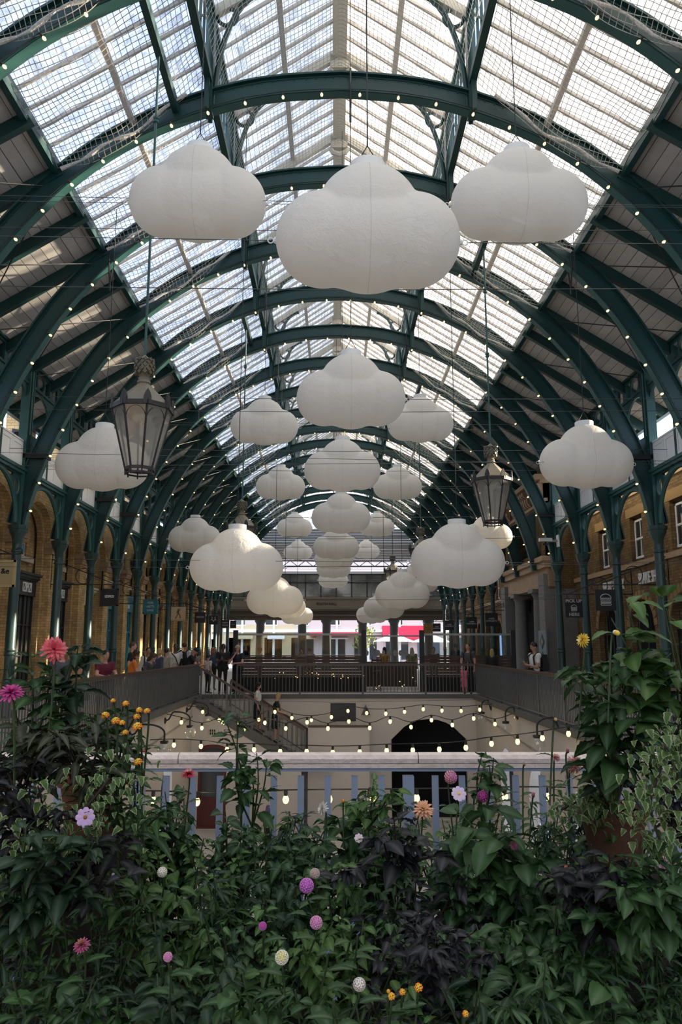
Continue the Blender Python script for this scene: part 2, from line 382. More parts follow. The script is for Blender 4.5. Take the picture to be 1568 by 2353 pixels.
for k in range(-4, KMAX + 1): link('roof_rib', rib_me, None, (0, RY(k), 0), kind='structure')

# ================================================================== BOARDED ROOF SLOPES
EX0, EZ0, EX1, EZ1 = 5.5, 10.92, 9.4, 8.46
SL = math.hypot(EX1 - EX0, EZ1 - EZ0); SA = math.atan2(EZ0 - EZ1, EX1 - EX0)
NB = 19; bw = SL / NB
board = MB().box((0, 0, 0), (bw - .012, 3.03 - .006, .025)).mesh('board', BOARD)
rafter = MB().box((0, 0, 0), (SL, .10, .24)).box((0, 0, -.125), (SL, .14, .018)).mesh('rafter', GREEN)
for side, sx in (('left', -1), ('right', 1)):
    root = struct('ceiling_' + side); ry = SA if sx > 0 else -SA
    far = MB()
    for k in range(-9, KMAX):
        for j in range(NB):
            t = (j + .5) / NB; x = EX0 + (EX1 - EX0) * t; z = EZ0 + (EZ1 - EZ0) * t
            if -1 <= k <= 5:
                link('board', board, root, (sx * x, RY(k) + 1.515, z + random.uniform(-.004, .004)), (0, ry + random.uniform(-.02, .02), 0))
            else: far.box((sx * x, RY(k) + 1.515, z), (bw - .014, 3.02, .025), Matrix.Rotation(ry, 3, 'Y'))
    far.build('far_boards', BOARD, root, kind='stuff')
    nx, nzv = math.sin(SA), math.cos(SA)
    for k in range(-2, KMAX + 1):
        for hf in (0, 1.515):
            if k == KMAX and hf: continue
            link('rafter', rafter, root, (sx * ((EX0 + EX1) / 2 - nx * .135), RY(k) + hf, (EZ0 + EZ1) / 2 - nzv * .135), (0, ry, 0))
    MB().bb(sx * EX0 - .06, sx * EX0 + .06, RY(-9), RY(KMAX), EZ0 - .22, EZ0 + .06).build('purlin', GREEN, root)
    br = MB()
    for k in range(-1, KMAX):                           # thin cross ties under the boards
        for (ya, yb) in ((RY(k) + .1, RY(k) + 2.9), (RY(k) + 2.9, RY(k) + .1)):
            br.tube([(sx * 5.7, ya, 10.4), (sx * 8.2, yb, 8.85)], .014, 5)
    br.build('tie_rods', IRONB, root, kind='stuff')
    cover = MB(); cover.add([(sx * EX0, RY(-9), EZ0 + .05), (sx * EX0, RY(KMAX), EZ0 + .05), (sx * (EX1 + .1), RY(KMAX), EZ1 + .0), (sx * (EX1 + .1), RY(-9), EZ1 + .0)], [(0, 1, 2, 3)])
    cover.build('slates', mat('slate', (.07, .07, .075), .6), root)
    MB().bb(sx * EX1, sx * (EX1 + .14), RY(-9), RY(KMAX), EZ1 - .14, EZ1 + .06).build('gutter', GREEN, root)

# ================================================================== GLAZED SLOPES, LANTERN
LX, LZ0, LZE, LRZ = 2.6, 12.78, 14.35, 16.2
glz = struct('ceiling_glazing')
def sheet(name, P00, P10, P11, P01, mtl, nu, nv, amp, parent):
    vs = []; fs = []; P00, P10, P11, P01 = map(Vector, (P00, P10, P11, P01)); nrm = (P10 - P00).cross(P01 - P00).normalized()
    for i in range(nu + 1):
        for j in range(nv + 1):
            u = i / nu; v = j / nv; p = P00.lerp(P10, u).lerp(P01.lerp(P11, u), v)
            a = amp * (math.sin(u * 23 + v * 7) * .5 + random.uniform(-1, 1) * .5) * (1 if 0 < i < nu and 0 < j < nv else 0)
            vs.append(p + nrm * a)
    for i in range(nu):
        for j in range(nv): q = i * (nv + 1) + j; fs.append((q, q + 1, q + nv + 2, q + nv + 1))
    m = MB(); m.add(vs, fs); return m.build(name, mtl, parent, smooth=180)
for k in range(-9, KMAX):
    y0, y1 = RY(k), RY(k + 1); fine = k <= 6
    nu, nv = (14, 12) if fine else (5, 4)
    for sx, mt in ((-1, SHEETL), (1, SHEETR)):
        sheet('glass_sheet', (sx * EX0, y0, EZ0 + .08), (sx * EX0, y1, EZ0 + .08), (sx * LX, y1, LZ0 + .05), (sx * LX, y0, LZ0 + .05), mt, nu, nv, .03, glz)
        sheet('lantern_sheet', (sx * (LX + .15), y0, LZE - .08), (sx * (LX + .15), y1, LZE - .08), (0, y1, LRZ), (0, y0, LRZ), SHEETC, nu, nv, .03, glz)
bars = MB()
for k in range(-4, KMAX):
    for j in range(1, 6):
        y = RY(k) + 3.03 * j / 6 if j < 6 else 0
        if k < -2: continue
        for sx in (-1, 1):
            bars.bar((sx * EX0, y, EZ0 + .03), (sx * LX, y, LZ0 + .0), .045, .06); bars.bar((sx * LX, y, LZE - .02), (0, y, LRZ - .07), .05, .07)
for sx in (-1, 1):
    bars.bb(sx * 4.05 - .05, sx * 4.05 + .05, RY(-9), RY(KMAX), 11.74, 11.84); bars.bb(sx * 1.3 - .06, sx * 1.3 + .06, RY(-9), RY(KMAX), 15.16, 15.28)
bars.build('glazing_bars', BARM, glz, kind='stuff')
lan = struct('lantern')
MB().bb(-.17, .17, RY(-9), RY(KMAX), LRZ - .34, LRZ - .02).build('ridge_beam', TIMBER, lan)
raf = MB()
for sx in (-1, 1): raf.bar((sx * 2.7, 0, LZE - .12), (0, 0, LRZ - .18), .14, .22)
raf.bb(-.24, .24, -.07, .07, LRZ - .62, LRZ - .25)
raf.tube([(-.24, 0, LRZ - .62), (-.17, 0, LRZ - .74), (0, 0, LRZ - .8), (.17, 0, LRZ - .74), (.24, 0, LRZ - .62)], .07, 6)
raf_me = raf.mesh('truss', TIMBER)
post = MB()
post.bb(-.09, .09, -.16, .16, LZ0 - .6, LZE); post.bb(-.05, .05, -.24, -.19, LZ0 - .6, LZE, 1); post.bb(-.05, .05, .19, .24, LZ0 - .6, LZE, 1)
def lantern_post(sx):
    m = MB(); m.bb(-.08, .08, -.13, .13, LZ0 - .75, LZE)
    for dy in (-.22, .22): m.bb(-.04, .04, dy - .025, dy + .025, LZ0 - .75, LZE)
    arc = [(-sx * (.10 + .95 * (1 - math.cos(a))), 0, LZ0 - .55 + 2.55 * math.sin(a)) for a in [PI / 2 * i / 10 for i in range(11)]]
    m.tube(arc, .055, 6)
    m.tube([(-sx * (.32 + .2 * math.cos(2 * PI * i / 14)), 0, LZ0 + 1.45 + .2 * math.sin(2 * PI * i / 14)) for i in range(14)], .04, 6, close=True)
    return m.mesh('lantern_post', GREEN)
LPM = {-1: lantern_post(-1), 1: lantern_post(1)}
for k in range(-2, KMAX + 1):
    link('truss', raf_me, lan, (0, RY(k), 0))
    for sx in (-1, 1): link('lantern_post', LPM[sx], lan, (sx * LX, RY(k), 0))
cl = MB()
for sx in (-1, 1):
    cl.bb(sx * LX - .07, sx * LX + .07, RY(-9), RY(KMAX), LZ0 - .12, LZ0 + .05); cl.bb(sx * LX - .07, sx * LX + .07, RY(-9), RY(KMAX), LZE - .1, LZE + .05)
    for k in range(-2, KMAX):
        for j in range(1, 8): y = RY(k) + 3.03 * j / 8; cl.bb(sx * LX - .025, sx * LX + .025, y - .025, y + .025, LZ0, LZE)
        for j in range(2): cl.bar((sx * LX, RY(k) + j * 1.5, LZ0), (sx * LX, RY(k) + j * 1.5 + 1.5, LZE), .03, .04)
cl.build('clerestory_lattice', GREEN, lan, kind='stuff')

# ================================================================== SAFETY NETS
def net_panel(m, P, nu, nv, r):
    """wires both ways over a surface P(u,v), three-sided cords joined into m"""
    G = [[Vector(P(i / nu, j / nv)) for j in range(nv + 1)] for i in range(nu + 1)]
    for i in range(nu + 1): cord(m, G[i], r)
    for j in range(nv + 1): cord(m, [G[i][j] for i in range(nu + 1)], r)
def cord(m, pts, r):
    d = (pts[-1] - pts[0]); d.normalize(); a = d.cross(Vector((0, 0, 1)))
    a = a.normalized() if a.length > 1e-3 else Vector((1, 0, 0)); bb_ = d.cross(a)
    o = len(m.v); offs = [a * r, (a * -.5 + bb_ * .87) * r, (a * -.5 - bb_ * .87) * r]
    for p in pts: m.v.extend([tuple(p + q) for q in offs])
    for i in range(len(pts) - 1):
        for q in range(3):
            q2 = (q + 1) % 3; m.f.append((o + i * 3 + q, o + i * 3 + q2, o + i * 3 + 3 + q2, o + i * 3 + 3 + q)); m.m.append(0)
NETS = {'left': MB(), 'centre': MB(), 'right': MB()}
for k in range(-1, KMAX):
    cell = .115 if k <= 4 else (.16 if k <= 8 else .3); r = .0065 if k <= 4 else (.008 if k <= 8 else .012)
    y0 = RY(k) + .10; Lb = 2.83; ph = random.uniform(0, 6)
    for side, sx in (('left', -1), ('right', 1)):
        def P(u, v, sx=sx, y0=y0, ph=ph):
            x = EX0 - .05 + (LX + .12 - EX0) * v; z = EZ0 + (LZ0 - EZ0) * v
            sag = .10 + .26 * math.sin(PI * v) * (.35 + .65 * u) + .05 * math.sin(u * 9 + v * 6 + ph) + .025 * math.sin(u * 23 + ph * 2) * math.sin(v * 19)
            lip = .30 * max(0, u - .9) / .1 * math.sin(PI * min(1, v * 1.15 + .05)) if u > .9 else 0
            return (sx * (x + .03 * math.sin(v * 17 + ph)), y0 + Lb * u - lip * .1, z - sag - lip * .5)
        net_panel(NETS[side], P, int(Lb / cell), int(3.45 / cell), r)
    def PC(u, v, y0=y0, ph=ph):
        a = (v - .5) * 2; x = a * (LX - .12)
        z = LRZ - .42 - abs(a) * (LRZ - LZE) * .93 - .10 - .12 * math.sin(PI * u) * (1 - abs(a)) + .05 * math.sin(u * 8 + v * 11 + ph) - (.9 * max(0, abs(a) - .82) / .18)
        return (x, y0 + Lb * u, z)
    net_panel(NETS['centre'], PC, int(Lb / cell), int(6.6 / cell), r)
tag(NETS['left'].build('safety_net', NETM, kind='stuff'), 'grey cord netting slung under the left glass roof slope', 'net')
tag(NETS['centre'].build('safety_net', NETM, kind='stuff'), 'cord netting slung under the central raised lantern roof', 'net')
tag(NETS['right'].build('safety_net', NETM, kind='stuff'), 'pale cord netting slung under the right glass roof slope', 'net')
# rolled net edges lying along each rib
roll = {'left': MB(), 'right': MB()}
for k in range(0, 9):
    for side, sx in (('left', -1), ('right', 1)):
        pts = []
        for i in range(13):
            t = i / 12; x = 5.35 + (3.0 - 5.35) * t; z = EZ0 - .22 + (LZ0 - .25 - EZ0) * t - .12 * math.sin(PI * t)
            pts.append((sx * x, RY(k) - .22 + .05 * math.sin(t * 11 + k), z + .03 * math.sin(t * 17 + k)))
        roll[side].tube(pts, [.03 + .014 * math.sin(i * 2.1 + k) for i in range(13)], 7)
ROLLM = mat('bundled_net', (.72, .68, .60), .9, noise=(25, .9, (.42, .39, .34)), bump=(60, .9))
for side in roll: roll[side].build('rolled_edge', ROLLM, [o for o in COL.objects if o.name.startswith('safety_net')][0 if side == 'left' else 2], kind='stuff')

# ================================================================== COLUMNS AND IRON ARCADES
cp = MB()
shaft = MB().lathe([(.17, 0), (.17, .16), (.14, .2), (.138, 1.5), (.155, 1.52), (.155, 1.56), (.135, 1.6), (.15, 1.63), (.15, 1.67), (.13, 1.7), (.115, 4.1), (.14, 4.12), (.14, 4.16), (.118, 4.18), (.12, 4.32)], 18).mesh('shaft', COLG, 40)
capital = MB().lathe([(.12, 4.30), (.13, 4.42), (.17, 4.54), (.205, 4.60), (.22, 4.66), (.22, 4.70)], 8, a0=PI / 8).lathe([(.24, 4.70), (.25, 4.74), (.25, 4.80)], 8, a0=PI / 8).mesh('capital', COLG, 40)
def post_mesh(sx):
    m = MB(); m.bb(-.09, .09, -.12, .12, 4.8, 9.3)
    for dy in (-.15, .15): m.bb(-.11, .11, dy - .02, dy + .02, 4.8, 9.3, 1)
    m.bb(-.12, .12, -.045, .045, 4.8, 9.25, 1)
    return m.mesh('post', [GREEN, GREENL])
post_me = post_mesh(1)
PAV = (30.6, 38.6)                                       # projecting brick pavilion on the right
for sx in (-1, 1):
    for k in range(1, KMAX + 1):
        if sx > 0 and PAV[0] < RY(k) < PAV[1]: continue
        c = struct('column', (sx * 8.25, RY(k), 0))
        link('shaft', shaft, c); link('capital', capital, c); link('post', post_me, c)
Lb = 3.03
def spandrel():
    m = MB(); c = Lb / 2; n = 20
    arch = [(c + 1.27 * math.cos(PI * i / n), 4.85 + 1.2 * math.sin(PI * i / n)) for i in range(n + 1)]
    outer = [(.1, 4.8), (.1, 6.12), (Lb - .1, 6.12), (Lb - .1, 4.8), (c + 1.27, 4.8)] + arch + [(c - 1.27, 4.8)]
    holes = []
    for s in (-1, 1):
        cc = c + s * 1.15; holes.append([(cc + .19 * math.cos(2 * PI * i / 14), 5.78 + .24 * math.sin(2 * PI * i / 14)) for i in range(14)])
        holes.append([(c + s * .92, 6.07), (c + s * .42, 6.08), (c + s * .80, 5.93)][::s])
    v, f = plate(outer, holes, .07, 'x', -.035); m.add(v, f, 0)
    m.tube([(0, y, z) for y, z in arch], .055, 6, mi=1)
    for s in (-1, 1): m.tube([(0, c + s * 1.15 + .19 * math.cos(2 * PI * i / 14), 5.78 + .24 * math.sin(2 * PI * i / 14)) for i in range(14)], .035, 6, mi=1, close=True)
    m.bb(-.10, .10, 0, Lb, 6.12, 6.20, 1); m.bb(-.14, .14, 0, Lb, 6.20, 6.28, 1)
    return m.mesh('arcade_arch', [GREEN, GREENL], 40)
def frieze():
    m = MB(); hs = []; out = [(0, 9.2), (0, 8.0)]
    for j in range(2):
        c = Lb / 4 + j * Lb / 2; out += [(c - .66 * math.cos(PI * i / 8), 8.0 + .5 * math.sin(PI * i / 8)) for i in range(9)]
        hs += [rect_poly(c - .64, c - .30, 8.66, 9.1), rect_poly(c + .30, c + .64, 8.66, 9.1), [(c + .24 * math.cos(2 * PI * i / 12), 8.88 + .22 * math.sin(2 * PI * i / 12)) for i in range(12)]]
    out += [(Lb, 8.0), (Lb, 9.2)]
    v, f = plate(out, hs, .06, 'x', -.03); m.add(v, f)
    m.bb(-.05, .05, Lb / 2 - .06, Lb / 2 + .06, 6.3, 8.3); m.bb(-.09, .09, 0, Lb, 9.16, 9.24); m.bb(-.07, .07, 0, Lb, 8.56, 8.62)
    for j in range(22): y = .07 + j * .138; m.bb(-.008, .008, y - .006, y + .006, 9.24, 9.40)
    return m.mesh('arcade_frieze', GREEN, 40)
def panelboard():
    m = MB(); m.bb(-.025, .025, .18, Lb - .18, 6.28, 6.98)
    for j in range(4):
        c = .18 + (Lb - .36) * (j + .5) / 4
        for s in (-1, 1):
            m.bb(s * .025, s * .045, c - .31, c + .31, 6.86, 6.96); m.bb(s * .025, s * .045, c - .31, c + .31, 6.30, 6.40); m.bb(s * .025, s * .045, c - .33, c - .22, 6.30, 6.96); m.bb(s * .025, s * .045, c + .22, c + .33, 6.30, 6.96)
    m.bb(-.05, .05, .18, Lb - .18, 6.98, 7.02)
    return m.mesh('panel', WHITEP)
SP, FR, PB = spandrel(), frieze(), panelboard()
for side, sx in (('left', -1), ('right', 1)):
    root = struct('arcade_' + side, (sx * 8.25, 0, 0))
    for k in range(1, KMAX):
        y = RY(k)
        if sx > 0 and PAV[0] - 2.9 < y < PAV[1]: continue
        link('arch', SP, root, (0, y, 0)); link('frieze', FR, root, (0, y, 0)); link('panel', PB, root, (0, y, 0))
# dark bands strapped around some rib feet
for sx, k in ((-1, 3), (-1, 5), (-1, 6), (1, 3), (1, 4), (1, 6)):
    m = MB(); m.bb(sx * 7.6, sx * 8.45, RY(k) - .17, RY(k) + .17, 6.55, 6.68)
    for o in [m.build('strap', CABLE, None)]:
        tag(o, f'black strap round the foot of the {ORD[k-1]} {"left" if sx<0 else "right"} roof arch', 'strap', 'straps holding the cloud tethers')

# the hall goes on behind the viewer: unseen brick walls, added to darken the foreground
m = MB(); m.bb(-9.9, -9.6, RY(-9), RY(1), 0, 6.8); m.bb(9.6, 9.9, RY(-9), RY(1), 0, 6.6); m.build('wall_unseen_sides', BRICKR, kind='structure')
MB().bb(-9.9, 9.9, RY(-9) - .3, RY(-9), 0, 5.2).build('wall_unseen_rear', BRICKR, kind='structure')  # added end wall kept low, gable left open so sky lights the cloud fronts
# ================================================================== LEFT BRICK WALL
WLX = -9.5
wl = struct('wall_left')
KB = list(range(1, KMAX))
def cyl(k): return RY(k) + Lb / 2
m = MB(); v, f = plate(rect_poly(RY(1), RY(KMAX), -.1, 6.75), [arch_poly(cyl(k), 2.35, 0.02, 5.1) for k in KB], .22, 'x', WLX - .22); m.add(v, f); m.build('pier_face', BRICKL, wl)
m = MB(); v, f = plate(rect_poly(RY(1), RY(KMAX), -.1, 6.75), [arch_poly(cyl(k), 2.0, 0.02, 5.1) for k in KB], .20, 'x', WLX - .42); m.add(v, f); m.build('arch_reveal', BRICKL, wl)
m = MB(); v, f = plate(rect_poly(RY(1), RY(KMAX), -.1, 6.75), [arch_poly(cyl(k), .9, 4.55, 5.55, .25, 8) for k in KB] + [rect_poly(cyl(k) - .99, cyl(k) + .99, .02, 3.9) for k in KB], .2, 'x', WLX - .72); m.add(v, f); m.build('recess_brick', BRICKL, wl)
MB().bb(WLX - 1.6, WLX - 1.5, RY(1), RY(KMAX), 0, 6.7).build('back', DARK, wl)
cap = MB(); imp = MB(); cap.bb(WLX - .75, WLX + .12, RY(1), RY(KMAX), 6.75, 6.95)
impost = MB().bb(-.22, .10, -.42, .42, 4.82, 4.93).bb(-.22, .15, -.47, .47, 4.93, 5.10).bb(-.22, .07, -.40, .40, 4.74, 4.82).mesh('impost', STONER)
plinth = MB().bb(-.2, .06, -.38, .38, 0, .45).mesh('plinth', STONER)
chim = MB().bb(-.3, .3, -.42, .42, 6.95, 9.6).bb(-.36, .36, -.48, .48, 8.9, 9.05).mesh('chimney_pier', BRICKL)
cap.build('coping', STONER, wl)
for k in range(1, KMAX + 1):
    link('impost', impost, wl, (WLX, RY(k), 0)); link('plinth', plinth, wl, (WLX, RY(k), 0))
    if k <= 9: link('chimney_pier', chim, wl, (WLX - .4, RY(k) + .6, 0))
sill = MB().bb(-.12, .10, -.62, .62, 4.36, 4.52).mesh('sill', STONE)
def sash(w, h, fm, gm, arched=False):
    m = MB(); m.bb(-.03, .03, -w / 2, -w / 2 + .06, 0, h); m.bb(-.03, .03, w / 2 - .06, w / 2, 0, h); m.bb(-.04, .04, -w / 2, w / 2, 0, .07); m.bb(-.03, .03, -w / 2, w / 2, h - .06, h); m.bb(-.025, .035, -w / 2, w / 2, h * .48, h * .48 + .06); m.bb(-.02, .02, -.018, .018, 0, h)
    return m.mesh('frame', fm)
SASHF = sash(.9, 1.25, WHITEP, None); pane_u = MB().bb(-.008, .008, -.40, -.02, .63, 1.18).mesh('pane', WINGL); pane_l = MB().bb(-.008, .008, -.40, -.02, .07, .58).mesh('pane', WINGL)
def window(n, x, y, z, sx, poster=None):
    o = empty(f'window_{n}', (x, y, z), 0 if sx > 0 else PI, kind='structure'); link('frame', SASHF, o)
    for dy in (0, .42): link('pane', pane_u, o, (0, dy, 0)); link('pane', pane_l, o, (0, dy, 0))
    return o
wn = 1
for k in range(3, 12):
    link('sill', sill, wl, (WLX - .42, cyl(k), 0)); window(wn, WLX - .62, cyl(k), 4.55, 1); wn += 1
POST = mat('blue_window_poster', (.02, .28, .55), .5); m = MB(); m.bb(-.004, .004, -.36, .36, .1, 1.12, 0)
for i in range(5): m.tube([(.006, -.2 + .1 * i, .25 + .12 * i), (.006, -.12 + .08 * i, .4 + .12 * i)], .03, 5, mi=1)
tag(m.build('window_poster', [POST, WHITEP], None, loc=(WLX - .57, cyl(4), 4.58)), 'bright blue poster with white shapes in the upper left window', 'poster')
# shopfronts in the left arches
def shopfront(k, body, kind, name, label, fascia_text=None, tsize=.2, tmat=None):
    o = thing(name, label, 'shopfront', (WLX - .45, cyl(k), 0))
    m = MB(); m.bb(-.15, .10, -1.0, 1.0, 3.32, 3.80); m.build('fascia', body, o)
    m = MB(); m.bb(-.15, .16, -1.0, 1.0, 3.80, 3.86); m.bb(-.15, .22, -1.03, 1.03, 3.86, 3.95); m.bb(-.15, .28, -1.06, 1.06, 3.95, 4.02); m.build('cornice', body, o)
    if kind == 'window':
        m = MB()
        for y in (-.98, -.33, .33, .98): m.bb(-.06, .04, y - .04, y + .04, 0, 3.32)
        for y in (-.65, 0, .65): m.bb(-.03, .01, y - .015, y + .015, .6, 3.32)
        for z in (.55, 1.45, 2.4): m.bb(-.05, .02, -.98, .98, z - .025, z + .025)
        m.bb(-.08, .05, -.98, .98, 0, .55); m.build('frame', body, o)
        for j in range(3): MB().bb(-.045, -.035, -.94 + j * .655, -.94 + j * .655 + .58, .58, 3.3).build('pane', SHOPGL, o)
    elif kind == 'door':
        m = MB()
        for y in (-.98, -.5, .25, .6, .98): m.bb(-.06, .04, y - .04, y + .04, 0, 3.32)
        m.bb(-.06, .04, -.98, .98, 2.35, 2.43); m.bb(-.05, .03, .6, .98, 0, .5); m.build('frame', body, o)
        d = MB().bb(-.05, .0, -.46, .21, .02, 2.33).build('door', body, o); MB().bb(.0, .01, -.36, .12, .9, 2.2).build('pane', WINGL, d); MB().tube([(.03, .14, 1.0), (.03, .14, 1.3)], .015, 6).build('handle', mat('brass', (.5, .36, .12), .3, metal=1), d)
        MB().bb(-.045, -.035, .64, .94, .5, 3.3).build('pane', SHOPGL, o); MB().bb(-.045, -.035, -.46, .56, 2.45, 3.3).build('transom_pane', SHOPGL, o)
    elif kind == 'brick':
        MB().bb(-.32, -.22, -1.0, 1.0, 0, 3.32).build('infill', BRICKL, o)
    if fascia_text:
        t = text_mesh(fascia_text, tsize, .012, .006, squeeze=.62)
        link('lettering', t, o, (.115, .25, 3.56), (PI / 2, 0, PI / 2)).data.materials.append(tmat or LETW)
    return o
SHOPGL = mat('shop_window_glass', (.12, .115, .10), .12, spec=.8, noise=(.8, .8, (.04, .038, .034)))
LETW = mat('white_lettering', (.80, .78, .72), .6); CREAM = mat('cream_paint', (.62, .56, .40), .6)
shopfront(3, CHAR, 'window', 'shopfront', 'charcoal shopfront at the left edge, behind the cream sign', None)
shopfront(4, CHAR, 'window', 'shopfront', 'charcoal shopfront with a tall paned window left of the dark doorway', 'IZIPIZI', .42)
shopfront(5, CHAR, 'door', 'shopfront', 'charcoal shop doorway with white letters, second charcoal front on the left', 'IZIPIZI', .42)
shopfront(6, CREAM, 'brick', 'shopfront', 'cream fascia over a plain brick bay beside the teal shopfronts', None)
shopfront(7, TEAL, 'window', 'shopfront', 'bright teal shopfront, the nearer of the two teal ones', "FOR ART'S", .22)
shopfront(8, TEAL, 'door', 'shopfront', 'bright teal shopfront, the farther of the two teal ones', 'SAKE', .22)
for k in range(9, KMAX): shopfront(k, CHAR, 'window' if k % 2 else 'door', 'shopfront', f'dark shopfront far down the left arcade, {ORD[k-9]} beyond the teal ones', None)

# ================================================================== RIGHT BRICK WALL
WRX = 9.5
wr = struct('wall_right')
def rbays():
    return [k for k in range(1, KMAX) if not (PAV[0] - 1.6 < cyl(k) < PAV[1] + 1.6)]
RB = rbays()
m = MB()
for (ya, yb) in ((RY(1), PAV[0]), (PAV[1], RY(KMAX))):
    ks = [k for k in RB if ya < cyl(k) < yb]
    v, f = plate(rect_poly(ya, yb, -.1, 6.5), [arch_poly(cyl(k), 1.9, .02, 2.35, .85) for k in ks] + [rect_poly(cyl(k) - .5, cyl(k) + .5, 4.42, 5.85) for k in ks], .3, 'x', WRX); m.add(v, f)
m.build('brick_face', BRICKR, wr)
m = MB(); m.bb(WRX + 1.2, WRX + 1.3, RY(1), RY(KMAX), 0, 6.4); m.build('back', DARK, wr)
m = MB()
for (ya, yb) in ((RY(1), PAV[0]), (PAV[1], RY(KMAX))): m.bb(WRX - .06, WRX, ya, yb, 4.22, 4.38); m.bb(WRX - .1, WRX + .35, ya, yb, 6.5, 6.66)
m.build('string_course', STONER, wr)
chr_ = MB().bb(-.3, .3, -.45, .45, 6.66, 8.05).bb(-.36, .36, -.5, .5, 7.85, 7.95).mesh('chimney_pier', BRICKR)
for k in (5, 8): link('chimney_pier', chr_, wr, (WRX + .5, RY(k) + .2, 0))
rg = MB()
for i in range(9): rg.tube([(0, -.8 + .2 * i, 2.2), (0, -.8 + .2 * i, 2.35 + .8 * math.sqrt(max(0, 1 - ((-.8 + .2 * i) / .92) ** 2)))], .014, 5)
rg.bb(-.04, .04, -.95, .95, 2.12, 2.22); rg.bb(-.03, .03, -.06, .06, 0, 2.12); rg.bb(-.03, .03, -.93, -.86, 0, 2.12); rg.bb(-.03, .03, .86, .93, 0, 2.12)
rg_me = rg.mesh('door_grille', IRONB); lint = MB().bb(-.02, .02, -.75, .75, 5.85, 6.15).mesh('lintel', mat('rubbed_brick', (.28, .17, .07), .9)); vous = MB()
for i in range(13):
    a = PI * (i + .5) / 13; vous.box((0, 1.08 * math.cos(a), 2.35 + 1.0 * math.sin(a)), (.05, .24, .21), Matrix.Rotation(a, 3, 'X'))
vous_me = vous.mesh('arch_voussoirs', MATS['rubbed_brick'])
for n, k in enumerate(RB):
    if k < 2: continue
    link('door_grille', rg_me, wr, (WRX + .2, cyl(k), 0)); link('lintel', lint, wr, (WRX, cyl(k), 0)); link('arch_voussoirs', vous_me, wr, (WRX, cyl(k), 0))
    if k < 12:
        o = window(wn, WRX + .16, cyl(k), 4.5, -1); wn += 1
# projecting pavilion: stone piers and columns below, brick above, bracketed cornice
pv = struct('wall_pavilion')
PX = 8.45; ya, yb = PAV
m = MB(); v, f = plate(rect_poly(ya, yb, 5.3, 9.6), [arch_poly((ya + yb) / 2, 1.7, 5.6, 6.9)], .4, 'x', PX); m.add(v, f)
m.bb(PX, WRX + .3, ya, ya + .35, 4.0, 9.2); m.bb(PX, WRX + .3, yb - .35, yb, 4.0, 9.2); m.build('brick_face', BRICKR, pv)
m = MB(); m.bb(PX + .1, WRX + .3, ya + .02, ya + .3, 0, 4.1); m.bb(PX + .1, WRX + .3, yb - .3, yb - .02, 0, 4.1); m.build('stone_return', GRANITE, pv)
m = MB(); m.tube([(PX - .02, (ya + yb) / 2 + .95 * math.cos(PI * i / 12), 6.9 + .95 * math.sin(PI * i / 12)) for i in range(13)], .10, 6); m.build('window_arch', STONER, pv)
MB().bb(PX + .3, PX + .34, (ya + yb) / 2 - .85, (ya + yb) / 2 + .85, 5.6, 7.8).build('pane', WINGL, pv)
m = MB(); m.bb(PX - .2, PX + .4, ya - .1, yb + .1, 4.85, 5.1); m.bb(PX - .3, PX + .4, ya - .15, yb + .15, 5.1, 5.3); m.bb(PX - .05, PX + .4, ya, yb, 4.1, 4.85)
m.bb(PX - .22, PX + .4, ya - .1, yb + .1, 8.30, 8.42); m.bb(PX - .45, PX + .4, ya - .25, yb + .25, 8.42, 8.62); m.bb(PX - .04, PX + .1, ya, yb, 7.55, 7.68); m.build('stone_bands', STONER, pv)
con = MB(); con.prism([(-.05, 8.3), (-.42, 8.3), (-.40, 8.15), (-.22, 8.05), (-.20, 7.85), (-.10, 7.72), (-.05, 7.70)], 'y', -.09, .09); con_me = con.mesh('console', STONER)
for j in range(24):
    y = ya + .2 + j * (yb - ya - .4) / 23
    if j % 6 < 4: link('console', con_me, pv, (PX, y, 0))
pier = MB()
for i in range(10): pier.bb(-.42, .42, -.42, .42, i * .46 + .005, i * .46 + .452)
pier.bb(-.40, .40, -.40, .40, 0, 4.6); pier_me = pier.mesh('stone_pier', GRANITE)
for y in (ya + .45, yb - .45): link('stone_pier', pier_me, pv, (PX + .2, y, 0))
cst = MB().lathe([(.36, 0), (.36, .12), (.31, .2), (.30, 1.6), (.26, 3.75), (.28, 3.8), (.34, 3.9), (.36, 3.96)], 20).bb(-.4, .4, -.4, .4, 3.96, 4.12).mesh('stone_column', GRANITE, 40)
for y in (ya + 2.3, yb - 2.3): link('stone_column', cst, pv, (PX + .2, y, 0))
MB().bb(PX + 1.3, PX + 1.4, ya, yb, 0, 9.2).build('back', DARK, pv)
# display panel leaning on the pavilion pier
o = thing('display_panel', 'tall pale blue display panel with dark diamond shapes by the stone pier', 'panel', (PX - .3, ya + .2, 0), .1)
MB().bb(-.03, .03, -.4, .4, 0, 2.35).build('board', mat('pale_blue_board', (.22, .26, .27), .6, noise=(5, .5, (.16, .2, .21))), o)
dm = MB().prism([(0, -.3), (.26, 0), (0, .3), (-.26, 0)], 'x', -.04, -.03).mesh('diamond', CHAR); dm2 = MB().prism([(0, -.17), (.14, 0), (0, .17), (-.14, 0)], 'x', -.05, -.04).mesh('diamond', MATS['pale_blue_board'])
for i in range(3): link('diamond', dm, o, (0, 0, .55 + .68 * i)); link('diamond', dm2, o, (0, 0, .55 + .68 * i))

